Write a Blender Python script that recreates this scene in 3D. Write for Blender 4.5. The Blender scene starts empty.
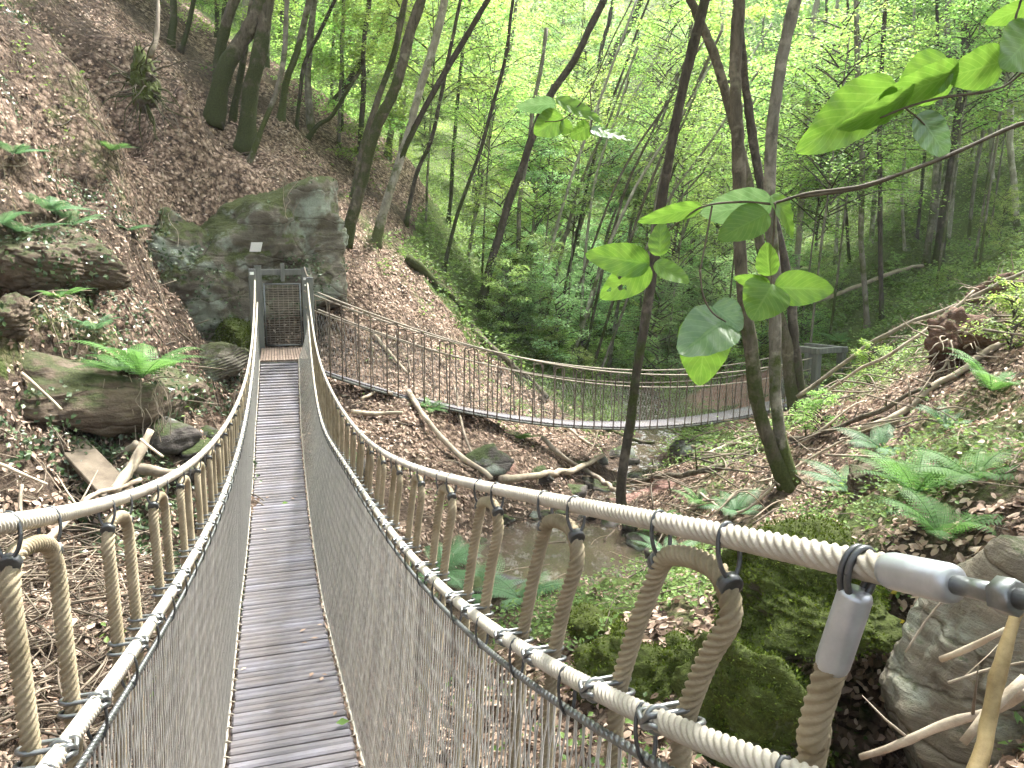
import bpy, math, random
import numpy as np
from mathutils import Vector
rng = np.random.default_rng(7); random.seed(7)
C = bpy.context.scene.collection
# ------------------------------------------------------------------ camera model
FL = 769.0; PITCH = math.radians(9); CT, ST = math.cos(PITCH), math.sin(PITCH)
def P(px, py, F):
    """point seen at pixel (px,py) of the photograph at forward distance F (metres)"""
    x = (px-512)/FL; d = (py-384)/FL
    return np.array([x*F, (CT-d*ST)*F, (-d*CT-ST)*F])
def proj(p):
    p = np.asarray(p, float); F = p[..., 1]*CT - p[..., 2]*ST; D = -p[..., 2]*CT - p[..., 1]*ST
    return 512+FL*p[..., 0]/F, 384+FL*D/F, F
# ------------------------------------------------------------------ noise
def _h(ix, iy, iz, s):
    n = (ix*374761393 + iy*668265263 + iz*2147483647 + s*974634777) & 0xffffffff
    n = ((n ^ (n >> 13))*1274126177) & 0xffffffff
    n = ((n ^ (n >> 15))*2246822519) & 0xffffffff
    return ((n ^ (n >> 16)) & 0xffffff)/float(0xffffff)*2-1
def vnoise(p, s=0):
    p = np.asarray(p, float); i = np.floor(p).astype(np.int64); f = p-i; f = f*f*f*(f*(f*6-15)+10)
    r = 0
    for dx in (0, 1):
        wx = f[:, 0] if dx else 1-f[:, 0]
        for dy in (0, 1):
            wy = f[:, 1] if dy else 1-f[:, 1]
            for dz in (0, 1):
                wz = f[:, 2] if dz else 1-f[:, 2]
                r = r + wx*wy*wz*_h(i[:, 0]+dx, i[:, 1]+dy, i[:, 2]+dz, s)
    return r
def fbm(p, octv=4, s=0, g=.5):
    a = 1; r = 0; p = np.asarray(p, float)
    for k in range(octv):
        r = r+a*vnoise(p, s+k*17); p = p*2.03+5.1; a *= g
    return r
# ------------------------------------------------------------------ mesh building
class MB:
    def __init__(s): s.v = []; s.q = []; s.t = []; s.n = 0; s.col = []; s.uv = None
    def add(s, v, q=None, t=None, c=None):
        v = np.asarray(v, float).reshape(-1, 3)
        s.v.append(v)
        if q is not None and len(q): s.q.append(np.asarray(q, np.int64).reshape(-1, 4)+s.n)
        if t is not None and len(t): s.t.append(np.asarray(t, np.int64).reshape(-1, 3)+s.n)
        if c is None: c = rng.random()
        s.col.append(np.broadcast_to(np.asarray(c, float), (len(v),)))
        s.n += len(v)
        return s
    def build(s, name, mat, parent=None, smooth=True, off=None, attrs=None):
        V = np.concatenate(s.v); 
        if off is None: off = np.array(parent['_b']) if parent is not None and '_b' in parent else np.zeros(3)
        V = V-off
        nq = sum(len(a) for a in s.q); nt = sum(len(a) for a in s.t)
        loops = []; ls = []
        if nq: loops.append(np.concatenate(s.q).ravel()); ls.append(np.arange(nq)*4)
        if nt: loops.append(np.concatenate(s.t).ravel()); ls.append(nq*4+np.arange(nt)*3)
        loops = np.concatenate(loops); ls = np.concatenate(ls)
        me = bpy.data.meshes.new(name)
        me.vertices.add(len(V)); me.vertices.foreach_set('co', V.astype(np.float32).ravel())
        me.loops.add(len(loops)); me.loops.foreach_set('vertex_index', loops.astype(np.int32))
        me.polygons.add(len(ls)); me.polygons.foreach_set('loop_start', ls.astype(np.int32))
        me.update(calc_edges=True)
        a = me.attributes.new('rnd', 'FLOAT', 'POINT'); a.data.foreach_set('value', np.concatenate(s.col).astype(np.float32))
        for k, val in (attrs or {}).items():
            if val.ndim == 2:
                a = me.attributes.new(k, 'FLOAT_VECTOR', 'POINT'); a.data.foreach_set('vector', val.astype(np.float32).ravel())
            else:
                a = me.attributes.new(k, 'FLOAT', 'POINT'); a.data.foreach_set('value', val.astype(np.float32))
        me.polygons.foreach_set('use_smooth', np.full(len(ls), smooth))
        me.materials.append(mat); me.validate()
        o = bpy.data.objects.new(name, me); C.objects.link(o)
        if parent is not None: o.parent = parent
        return o
def thing(name, base, label, cat, group=None):
    o = bpy.data.objects.new(name, None); C.objects.link(o); o.location = tuple(float(x) for x in base)
    o['_b'] = [float(x) for x in base]; o['label'] = label; o['category'] = cat; o.empty_display_size = .1
    if group: o['group'] = group
    return o
def tag(o, label, cat, group=None):
    o['label'] = label; o['category'] = cat
    if group: o['group'] = group
    return o
def struct(o): o['kind'] = 'structure'; return o
def stuff(o, label, cat): o['kind'] = 'stuff'; o['label'] = label; o['category'] = cat; return o
def nrm(v): v = np.asarray(v, float); return v/(np.linalg.norm(v, axis=-1, keepdims=True)+1e-12)
def resample(pts, step):
    pts = np.asarray(pts, float); d = np.r_[0, np.cumsum(np.linalg.norm(np.diff(pts, axis=0), axis=1))]
    n = max(2, int(d[-1]/step)+1); s = np.linspace(0, d[-1], n)
    return np.stack([np.interp(s, d, pts[:, k]) for k in range(3)], 1)
def smoothpath(pts, n=8):
    """Catmull-Rom through the points"""
    p = np.asarray(pts, float)
    if len(p) < 3: return p
    p = np.vstack([2*p[0]-p[1], p, 2*p[-1]-p[-2]]); out = []
    for i in range(1, len(p)-2):
        for t in np.linspace(0, 1, n, endpoint=False):
            a, b, c, d = p[i-1:i+3]
            out.append(.5*((2*b)+(-a+c)*t+(2*a-5*b+4*c-d)*t*t+(-a+3*b-3*c+d)*t**3))
    out.append(p[-2]); return np.array(out)
def frames(path):
    T = nrm(np.gradient(path, axis=0)); N = np.zeros_like(T)
    ref = np.array([0, 0, 1.]) if abs(T[0, 2]) < .8 else np.array([1., 0, 0])
    n = nrm(ref-T[0]*np.dot(ref, T[0])); N[0] = n
    for i in range(1, len(path)):
        n = n-T[i]*np.dot(n, T[i]); n = n/np.linalg.norm(n); N[i] = n
    return T, N, np.cross(T, N)
def tube(mb, path, r, sides=8, cap=True, lobes=0, lay=.046, amp=.13, c=None, rough=0, seed=0):
    path = np.asarray(path, float); n = len(path); T, N, B = frames(path)
    r = np.broadcast_to(np.asarray(r, float), (n,))
    a = np.linspace(0, 2*np.pi, sides, endpoint=False)
    if lobes:
        L = np.r_[0, np.cumsum(np.linalg.norm(np.diff(path, axis=0), axis=1))]
        ang = a[None, :]+2*np.pi*L[:, None]/lay
        R = r[:, None]*(1-amp+amp*1.5*np.abs(np.cos(lobes*a[None, :]/2))**.7)
    else:
        ang = np.broadcast_to(a, (n, sides)); R = np.broadcast_to(r[:, None], (n, sides))
    V = path[:, None]+R[..., None]*(np.cos(ang)[..., None]*N[:, None]+np.sin(ang)[..., None]*B[:, None])
    if rough:
        q = V.reshape(-1, 3); k = fbm(q*rough[1]+seed, 3, seed)
        dirv = nrm(V-path[:, None]).reshape(-1, 3); V = (q+dirv*(k*rough[0])[:, None]).reshape(n, sides, 3)
    i = np.arange(n-1)[:, None]*sides; j = np.arange(sides)[None, :]; j2 = (j+1) % sides
    Q = np.stack([i+j, i+j2, i+sides+j2, i+sides+j], -1).reshape(-1, 4)
    V = V.reshape(-1, 3); Tt = None
    if cap:
        V = np.vstack([V, path[0], path[-1]]); m = n*sides; jj = np.arange(sides); k2 = (jj+1) % sides
        Tt = np.vstack([np.stack([k2, jj, np.full(sides, m)], 1), np.stack([(n-1)*sides+jj, (n-1)*sides+k2, np.full(sides, m+1)], 1)])
    if c is not None and np.ndim(c) == 1: c = np.r_[np.repeat(c, sides), [c[0], c[-1]] if cap else []]
    mb.add(V, Q, Tt, c)
def box(mb, c, ax, ay, az, sx, sy, sz, ch=.0, cval=None):
    """box with axes; ch = chamfer"""
    c = np.asarray(c, float); ax, ay, az = nrm(ax), nrm(ay), nrm(az); v = []
    if ch <= 0:
        for dz in (-1, 1):
            for dx, dy in ((-1, -1), (1, -1), (1, 1), (-1, 1)): v.append(c+ax*dx*sx/2+ay*dy*sy/2+az*dz*sz/2)
        mb.add(v, [[3, 2, 1, 0], [4, 5, 6, 7], [0, 1, 5, 4], [1, 2, 6, 5], [2, 3, 7, 6], [3, 0, 4, 7]], None, cval)
    else:
        # chamfered along x and y edges of a prism running along az
        X, Y = sx/2, sy/2; prof = [(-X+ch, -Y), (X-ch, -Y), (X, -Y+ch), (X, Y-ch), (X-ch, Y), (-X+ch, Y), (-X, Y-ch), (-X, -Y+ch)]
        for zz, s in ((-sz/2, .0), (-sz/2+ch, 1), (sz/2-ch, 1), (sz/2, 0)):
            for x, y in prof:
                k = 1 if s else 0
                xx = x if k else x*(1-ch/max(X, 1e-6)); yy = y if k else y*(1-ch/max(Y, 1e-6))
                v.append(c+ax*xx+ay*yy+az*zz)
        q = []
        for l in range(3):
            for j in range(8): q.append([l*8+j, l*8+(j+1) % 8, l*8+8+(j+1) % 8, l*8+8+j])
        v.append(c-az*sz/2); v.append(c+az*sz/2); t = []
        for j in range(8): t.append([(j+1) % 8, j, 32]); t.append([24+j, 24+(j+1) % 8, 33])
        mb.add(v, q, t, cval)
# ------------------------------------------------------------------ materials
def newmat(name):
    m = bpy.data.materials.new(name); m.use_nodes = True; nt = m.node_tree; nt.nodes.clear()
    return m, nt
class NT:
    def __init__(s, nt): s.nt = nt
    def n(s, typ, **kw):
        nd = s.nt.nodes.new(typ)
        ins = kw.pop('ins', {})
        for k, v in kw.items(): setattr(nd, k, v)
        for k, v in ins.items():
            if hasattr(v, 'links') or isinstance(v, bpy.types.NodeSocket): s.nt.links.new(v, nd.inputs[k])
            else: nd.inputs[k].default_value = v
        return nd
    def ramp(s, fac, stops, interp='LINEAR'):
        nd = s.nt.nodes.new('ShaderNodeValToRGB'); cr = nd.color_ramp; cr.interpolation = interp
        while len(cr.elements) < len(stops): cr.elements.new(.5)
        for e, (p, c) in zip(cr.elements, stops): e.position = p; e.color = (*c, 1) if len(c) == 3 else c
        s.nt.links.new(fac, nd.inputs[0]); return nd.outputs[0]
    def coord(s): return s.n('ShaderNodeNewGeometry').outputs['Position']
    def obj(s): return s.n('ShaderNodeTexCoord').outputs['Object']
    def attr(s, nm): return s.n('ShaderNodeAttribute', attribute_name=nm)
    def noise(s, vec, scale, detail=4, rough=.6, dist=0):
        return s.n('ShaderNodeTexNoise', ins={'Vector': vec, 'Scale': scale, 'Detail': detail, 'Roughness': rough, 'Distortion': dist}).outputs['Fac']
    def vor(s, vec, scale, feature='F1'):
        return s.n('ShaderNodeTexVoronoi', feature=feature, ins={'Vector': vec, 'Scale': scale})
    def mix(s, f, a, b, mode='MIX'):
        nd = s.n('ShaderNodeMix', data_type='RGBA', blend_type=mode)
        for k, v in ((0, f), (6, a), (7, b)):
            if isinstance(v, bpy.types.NodeSocket): s.nt.links.new(v, nd.inputs[k])
            else: nd.inputs[k].default_value = v if not isinstance(v, tuple) else (*v, 1)
        return nd.outputs[2]
    def math(s, op, a, b=0.0, clamp=False):
        nd = s.n('ShaderNodeMath', operation=op, use_clamp=clamp)
        for k, v in ((0, a), (1, b)):
            if isinstance(v, bpy.types.NodeSocket): s.nt.links.new(v, nd.inputs[k])
            else: nd.inputs[k].default_value = v
        return nd.outputs[0]
    def bump(s, h, strength, dist, nrmal=None):
        nd = s.n('ShaderNodeBump', ins={'Height': h, 'Strength': strength, 'Distance': dist})
        if nrmal is not None: s.nt.links.new(nrmal, nd.inputs['Normal'])
        return nd.outputs[0]
    def pbr(s, col, rough=.8, metal=0., normal=None, spec=.3, trans=None):
        b = s.n('ShaderNodeBsdfPrincipled')
        for k, v in (('Base Color', col), ('Roughness', rough), ('Metallic', metal), ('Specular IOR Level', spec)):
            if isinstance(v, bpy.types.NodeSocket): s.nt.links.new(v, b.inputs[k])
            else: b.inputs[k].default_value = (*v, 1) if isinstance(v, tuple) else v
        if normal is not None: s.nt.links.new(normal, b.inputs['Normal'])
        return b.outputs[0]
    def out(s, sh): o = s.n('ShaderNodeOutputMaterial'); s.nt.links.new(sh, o.inputs['Surface'])
M = {}
def mat_simple(name, c1, c2, scale=6, rough=.8, metal=0, bump=.3, bscale=None, bd=.01, vary=.25, spec=.3, stretch=None):
    m, nt = newmat(name); k = NT(nt); co = k.coord()
    if stretch: co = k.n('ShaderNodeMapping', ins={'Vector': co, 'Scale': stretch}).outputs[0]
    f = k.noise(co, scale, 5, .65); col = k.ramp(f, [(.3, c1), (.7, c2)])
    rn = k.attr('rnd').outputs['Fac']; v = k.math('MULTIPLY_ADD', rn, vary*2); nt.nodes[-1].inputs[2].default_value = 1-vary
    hs = k.n('ShaderNodeHueSaturation', ins={'Color': col, 'Value': v}).outputs[0]
    b = k.bump(k.noise(co, bscale or scale*4, 4, .7), bump, bd)
    k.out(k.pbr(hs, rough, metal, b, spec)); M[name] = m; return m
mat_simple('rope_light', (.34, .31, .25), (.52, .48, .41), 18, .9, 0, .5, 220, .002, .08)  # whiter than the hanger rope: light on the upper side put into the colour
mat_simple('rope_tan', (.19, .155, .095), (.34, .29, .20), 14, .9, 0, .6, 220, .002, .12)
mat_simple('rope_grey', (.22, .19, .15), (.36, .32, .26), 14, .9, 0, .5, 120, .002, .12)
mat_simple('steel_dark', (.06, .065, .065), (.13, .135, .14), 60, .42, .7, .2, 300, .001, .15, .5)
mat_simple('steel_galv', (.15, .16, .16), (.27, .28, .28), 60, .38, .85, .2, 300, .001, .15, .5)
mat_simple('ferrule', (.36, .38, .40), (.48, .50, .52), 40, .38, .6, .12, 200, .001, .03, .5)
mat_simple('wire', (.36, .355, .33), (.58, .565, .53), 30, .55, .35, .3, 300, .001, .2, .4)
mat_simple('post_wood', (.10, .105, .095), (.20, .205, .185), 9, .85, 0, .6, 60, .004, .12, .2, (1, 1, .12))
mat_simple('paper', (.75, .75, .72), (.85, .85, .82), 9, .7, 0, .05)
mat_simple('dead_wood', (.16, .125, .09), (.42, .36, .28), 5, .85, 0, .8, 40, .006, .35)
mat_simple('pale_wood', (.30, .24, .17), (.58, .50, .38), 7, .8, 0, .8, 50, .004, .3)
mat_simple('yellow_stick', (.16, .11, .045), (.36, .28, .14), 12, .6, 0, .6, 70, .003, .1)
mat_simple('old_board', (.07, .055, .04), (.17, .14, .105), 5, .85, 0, .8, 50, .004, .1, .2, (1, 1, .5))
def mat_deck():
    m, nt = newmat('deck_wood'); k = NT(nt); co = k.coord(); rn = k.attr('rnd').outputs['Fac']
    # grain across the walkway (slats run sideways)
    mp = k.n('ShaderNodeMapping', ins={'Vector': co, 'Rotation': (0, 0, math.radians(-17)), 'Scale': (4, 60, 60)}).outputs[0]
    g = k.noise(mp, 1.5, 5, .7); st = k.noise(co, 3.2, 5, .7)
    c = k.ramp(rn, [(0, (.135, .13, .142)), (.4, (.155, .15, .168)), (.75, (.18, .174, .198)), (1, (.21, .205, .235))])
    c = k.mix(k.ramp(st, [(.38, (0, 0, 0)), (.62, (1, 1, 1))]), c, (.15, .135, .135)); nt.nodes[-1].inputs[0].default_value = .5
    c = k.mix(.5, c, k.ramp(g, [(.3, (.75, .74, .74)), (.7, (1, 1, 1))]), 'MULTIPLY')
    k.out(k.pbr(c, .62, 0, k.bump(g, .7, .003), .35)); M['deck'] = m
mat_deck()
def mat_bark(name, a, b, moss, mossamt=.5, scale=1.):
    m, nt = newmat(name); k = NT(nt); co = k.coord(); rn = k.attr('rnd').outputs['Fac']
    mp = k.n('ShaderNodeMapping', ins={'Vector': co, 'Scale': (1, 1, .35)}).outputs[0]
    f = k.noise(mp, 14*scale, 6, .7, .4); c = k.ramp(f, [(.32, a), (.68, b)])
    lich = k.ramp(k.noise(co, 4, 4, .6), [(.56, (0, 0, 0)), (.66, (1, 1, 1))])
    c = k.mix(k.math('MULTIPLY', lich, .5), c, tuple(min(1, x*1.7+.03) for x in b))
    ms = k.noise(co, 2.6, 5, .65); ms = k.math('ADD', ms, k.math('MULTIPLY', k.math('SUBTRACT', rn, .5), .5))
    mk = k.ramp(ms, [(.56-mossamt*.2, (0, 0, 0)), (.68-mossamt*.2, (1, 1, 1))])
    c = k.mix(mk, c, k.ramp(k.noise(co, 40, 3), [(.3, tuple(x*.5 for x in moss)), (.7, moss)]))
    bp = k.bump(k.noise(mp, 40*scale, 5, .75), .9, .012); k.out(k.pbr(c, .9, 0, bp, .15)); M[name] = m
mat_bark('bark_moss', (.045, .038, .028), (.15, .13, .095), (.065, .078, .026), .50)
mat_bark('bark_dark', (.03, .025, .02), (.09, .075, .06), (.06, .075, .025), .25)
mat_bark('bark_grey', (.09, .08, .065), (.24, .22, .18), (.09, .11, .035), .3)
mat_bark('bark_pale', (.18, .165, .13), (.38, .36, .30), (.12, .14, .06), .15)
def mat_leaf(name, cols, trans=.45, rough=.55, spec=.3, objvar=True, tboost=1.6):
    m, nt = newmat(name); k = NT(nt); rn = k.attr('rnd').outputs['Fac']
    c = k.ramp(rn, [(i/(len(cols)-1), q) for i, q in enumerate(cols)])
    if objvar:
        oi = k.n('ShaderNodeObjectInfo').outputs['Random']
        h = k.math('MULTIPLY_ADD', oi, .05); nt.nodes[-1].inputs[2].default_value = .475
        v = k.math('MULTIPLY_ADD', oi, .5); nt.nodes[-1].inputs[2].default_value = .75
        c = k.n('ShaderNodeHueSaturation', ins={'Color': c, 'Hue': h, 'Value': v}).outputs[0]
    b = k.pbr(c, rough, 0, None, spec)
    tc = k.n('ShaderNodeHueSaturation', ins={'Color': c, 'Value': tboost, 'Saturation': 1.05, 'Hue': .49}).outputs[0]
    t = k.n('ShaderNodeBsdfTranslucent', ins={'Color': tc}).outputs[0]
    mx = k.n('ShaderNodeMixShader', ins={0: trans, 1: b, 2: t}).outputs[0]; k.out(mx); M[name] = m
mat_leaf('canopy_leaf', [(.10, .19, .045), (.18, .31, .075), (.27, .42, .11), (.37, .51, .17)], .5)
mat_leaf('cool_leaf', [(.09, .17, .065), (.16, .28, .10), (.24, .38, .15), (.33, .46, .22)], .5)
mat_leaf('cover_leaf', [(.06, .11, .03), (.11, .19, .045), (.18, .28, .075), (.25, .36, .12)], .4, objvar=False)
mat_leaf('fern_leaf', [(.055, .13, .035), (.09, .20, .05), (.13, .26, .07)], .4, objvar=False)
mat_leaf('fern_cool', [(.05, .12, .045), (.085, .18, .075), (.13, .24, .12)], .35, objvar=False)
mat_leaf('ivy_leaf', [(.02, .045, .015), (.05, .09, .03), (.14, .18, .10)], .15, .35, .5, objvar=False)
mat_leaf('litter_leaf', [(.075, .05, .034), (.19, .13, .092), (.34, .24, .175), (.50, .37, .285), (.62, .51, .42)], .12, .7, .25, objvar=False, tboost=1)
def mat_bigleaf(name, c1, c2, trans=.5, spec=.5, rough=.35):
    m, nt = newmat(name); k = NT(nt); uv = k.attr('luv').outputs['Vector']
    sp = k.n('ShaderNodeSeparateXYZ', ins={0: uv}).outputs
    w = k.math('ABSOLUTE', sp[1]); lat = k.math('SINE', k.math('MULTIPLY', k.math('SUBTRACT', k.math('MULTIPLY', sp[0], 9.), k.math('MULTIPLY', w, 3.2)), 6.283))
    vein = k.ramp(lat, [(.80, (0, 0, 0)), (.98, (1, 1, 1))]); mid = k.ramp(w, [(.02, (1, 1, 1)), (.06, (0, 0, 0))])
    vv = k.math('MAXIMUM', vein, mid); nz = k.noise(k.coord(), 60, 3)
    base = k.ramp(nz, [(.3, c1), (.7, c2)]); c = k.mix(k.math('MULTIPLY', vv, .25), base, tuple(min(1, x*1.5+.03) for x in c2))
    bp = k.bump(k.math('ADD', k.math('MULTIPLY', vv, -1.), k.math('MULTIPLY', lat, .3)), .3, .0006)
    b = k.pbr(c, rough, 0, bp, spec); tc = k.n('ShaderNodeHueSaturation', ins={'Color': c, 'Value': 1.6, 'Hue': .492, 'Saturation': 1.0}).outputs[0]
    t = k.n('ShaderNodeBsdfTranslucent', ins={'Color': tc}).outputs[0]
    k.out(k.n('ShaderNodeMixShader', ins={0: trans, 1: b, 2: t}).outputs[0]); M[name] = m
mat_bigleaf('hazel_leaf', (.08, .18, .02), (.115, .22, .03), .46)
mat_bigleaf('hazel_leaf_face', (.07, .15, .045), (.11, .20, .075), .3, .9, .25)
def mat_ground():
    m, nt = newmat('forest_floor'); k = NT(nt); co = k.coord(); at = k.attr('mask').outputs['Vector']
    s = k.n('ShaderNodeSeparateXYZ', ins={0: at}).outputs   # x green, y red sand, z soil/dark
    wob = k.n('ShaderNodeTexNoise', ins={'Vector': co, 'Scale': 9., 'Detail': 2.}).outputs['Color']
    vc = k.mix(.06, co, wob, 'ADD')
    v1 = k.vor(vc, 13.); v2 = k.vor(k.n('ShaderNodeMapping', ins={'Vector': vc, 'Rotation': (.7, .4, 1.), 'Scale': (1, 1.5, 1.3)}).outputs[0], 21.)
    r1 = k.n('ShaderNodeSeparateXYZ', ins={0: v1.outputs['Color']}).outputs[0]; r2 = k.n('ShaderNodeSeparateXYZ', ins={0: v2.outputs['Color']}).outputs[1]
    lit = k.ramp(k.mix(.5, r1, r2), [(.15, (.055, .037, .026)), (.4, (.19, .132, .096)), (.6, (.34, .245, .18)), (.85, (.50, .385, .30))])
    edge = k.ramp(v1.outputs['Distance'], [(.25, (1, 1, 1)), (.75, (.35, .32, .3))]); lit = k.mix(1., lit, edge, 'MULTIPLY')
    big = k.noise(co, 1.3, 6, .65); soilf = k.ramp(k.math('ADD', k.math('MULTIPLY', s[2], .75), k.math('MULTIPLY', big, .6)), [(.55, (0, 0, 0)), (.78, (1, 1, 1))])
    soil = k.ramp(k.noise(co, 14, 7, .78), [(.34, (.022, .015, .010)), (.5, (.085, .06, .042)), (.66, (.20, .15, .11))])
    c = k.mix(soilf, lit, soil)
    gf = k.ramp(k.math('ADD', k.math('MULTIPLY', s[0], .85), k.math('MULTIPLY', k.noise(co, 3.1, 5, .7), .7)), [(.62, (0, 0, 0)), (.82, (1, 1, 1))])
    grn = k.ramp(k.noise(co, 24, 5, .75), [(.3, (.04, .06, .02)), (.55, (.11, .15, .04)), (.75, (.20, .25, .08))])
    c = k.mix(gf, c, grn)
    sand = k.ramp(k.noise(co, 8, 5, .7), [(.3, (.24, .13, .10)), (.7, (.46, .29, .24))]); c = k.mix(k.ramp(s[1], [(.35, (0, 0, 0)), (.6, (1, 1, 1))]), c, sand)
    h = k.math('ADD', k.math('MULTIPLY', v1.outputs['Distance'], -1.), k.noise(co, 50, 4, .7))
    k.out(k.pbr(c, .9, 0, k.bump(k.math('ADD', h, k.math('MULTIPLY', k.noise(co, 7, 6, .7), 2.)), 1., .05), .2)); M['ground'] = m
mat_ground()
def mat_rock(name, a, b, mosscol, mossamt=.5, strata=True, pale=(.36, .43, .36)):
    m, nt = newmat(name); k = NT(nt); co = k.coord()
    w = k.n('ShaderNodeMapping', ins={'Vector': co, 'Rotation': (.12, .22, 0), 'Scale': (.8, .8, 5.)}).outputs[0]
    f = k.noise(co, 4, 7, .7, .3); st = k.noise(w, 3, 6, .7, .6)
    c = k.ramp(k.mix(.5, f, st), [(.3, a), (.55, tuple((x+y)/2 for x, y in zip(a, b))), (.7, b)])
    c = k.mix(k.math('MULTIPLY', k.ramp(k.noise(co, 1.6, 5, .6), [(.52, (0, 0, 0)), (.64, (1, 1, 1))]), .55), c, pale)
    wv = k.mix(.45, co, k.n('ShaderNodeTexNoise', ins={'Vector': co, 'Scale': 1.3, 'Detail': 4.}).outputs['Color'], 'ADD')
    crack = k.vor(k.n('ShaderNodeMapping', ins={'Vector': wv, 'Rotation': (.12, .25, .3), 'Scale': (.45, .7, 2.0)}).outputs[0], 1.25, 'DISTANCE_TO_EDGE').outputs['Distance']
    c = k.mix(1., c, k.ramp(crack, [(.004, (.45, .42, .38)), (.02, (1, 1, 1))]), 'MULTIPLY')
    nz = k.n('ShaderNodeSeparateXYZ', ins={0: k.n('ShaderNodeNewGeometry').outputs['Normal']}).outputs[2]
    mf = k.math('ADD', k.math('MULTIPLY', nz, .35), k.noise(co, 2.4, 6, .7)); t = .95-mossamt*.6
    mk = k.ramp(mf, [(t-.06, (0, 0, 0)), (t+.06, (1, 1, 1))])
    moss = k.ramp(k.noise(co, 45, 4, .75), [(.3, tuple(x*.35 for x in mosscol)), (.55, tuple(x*.8 for x in mosscol)), (.75, tuple(x*1.5 for x in mosscol))])
    c = k.mix(mk, c, moss)
    h = k.math('ADD', k.math('MULTIPLY', st, .8), k.math('ADD', k.math('MULTIPLY', k.noise(co, 30, 5, .7), .4), k.math('MULTIPLY', k.math('MINIMUM', crack, .05), 6.)))
    k.out(k.pbr(c, .85, 0, k.bump(h, .8, .05), .25)); M[name] = m
mat_rock('rock_cliff', (.055, .048, .036), (.19, .17, .13), (.07, .085, .025), .45)
mat_rock('rock_slab', (.08, .07, .055), (.22, .20, .16), (.07, .08, .03), .35)
mat_rock('rock_right', (.12, .105, .08), (.33, .29, .22), (.06, .075, .03), .30)
mat_rock('rock_moss', (.05, .042, .032), (.14, .12, .09), (.075, .098, .018), .95)
mat_rock('rock_soil', (.05, .038, .026), (.16, .12, .085), (.055, .065, .022), .32, pale=(.15, .12, .09))
mat_rock('stone_wet', (.035, .03, .028), (.13, .115, .10), (.05, .07, .02), .3)
def mat_water():
    m, nt = newmat('stream_water'); k = NT(nt); co = k.coord()
    c = k.ramp(k.noise(co, 1.4, 5, .6), [(.35, (.045, .034, .024)), (.7, (.10, .078, .055))])
    foam = k.ramp(k.noise(k.n('ShaderNodeMapping', ins={'Vector': co, 'Scale': (1, .5, 1)}).outputs[0], 6, 6, .8), [(.50, (0, 0, 0)), (.66, (1, 1, 1))])
    fm = k.math('MULTIPLY', foam, k.attr('foam').outputs['Fac']); c = k.mix(fm, c, (.52, .53, .53))
    k.out(k.pbr(c, .06, 0, k.bump(k.noise(co, 9, 5, .65), .35, .015), 1.)); M['water'] = m
mat_water()
# ------------------------------------------------------------------ terrain
CP = [ # px, py, F
 (560,552,9.8),(520,610,7.2),(640,565,9.0),(640,650,4.6),(700,600,5.2),(750,540,7.0),(790,487,9.0),(700,500,10.3),(850,470,8.0),(900,560,4.6),
 (1000,520,4.3),(1000,470,5.2),(1000,400,7.0),(960,352,9.0),(1000,300,12.),(1010,250,18.),(920,765,2.9),(860,700,4.3),(1010,640,3.6),(780,700,3.9),
 (480,740,5.0),(400,650,6.0),(80,650,4.6),(30,750,3.8),(150,560,6.0),(60,500,7.0),(190,470,8.2),(205,425,9.6),(240,385,11.),(285,362,12.4),
 (350,430,10.6),(330,300,13.4),(330,380,11.6),(400,420,11.2),(450,460,11.),(500,505,10.5),(480,400,13.5),(540,440,14.),(400,330,14.5),(450,370,14.5),(500,390,16.),(545,412,17.),
 (400,260,16.5),(430,290,17.),(470,330,18.),(340,200,16.),(300,215,15.2),(240,150,13.6),(180,80,13.),(130,10,13.5),(60,60,11.),(0,0,10.5),(0,100,9.),(0,200,8.),
 (100,150,10.),(95,215,9.6),(165,200,14.2),(60,270,7.7),(100,320,7.5),(150,375,7.4),(30,330,6.9),(5,300,6.5),(75,440,8.3),(120,430,8.6),(20,440,7.9),
 (345,238,15.6),(300,130,18.),(380,150,22.),(440,235,22.),(480,300,24.),(560,345,26.),(620,352,28.),(700,372,24.),(740,430,17.3),(680,440,16.5),(640,402,21.),(610,480,13.2),(655,440,16.6),
 (800,400,17.),(830,370,18.),(850,330,20.),(900,290,22.),(940,262,24.),(850,262,30.),(700,300,32.),(600,310,32.),(1022,235,24.),(700,270,45.),(560,262,40.),
 (760,590,5.2),(560,700,4.9),(930,430,7.6),(880,400,11.),(760,470,10.5),(600,530,10.2),(620,600,6.6)]
cp = [tuple(P(*c)) for c in CP]
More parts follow.
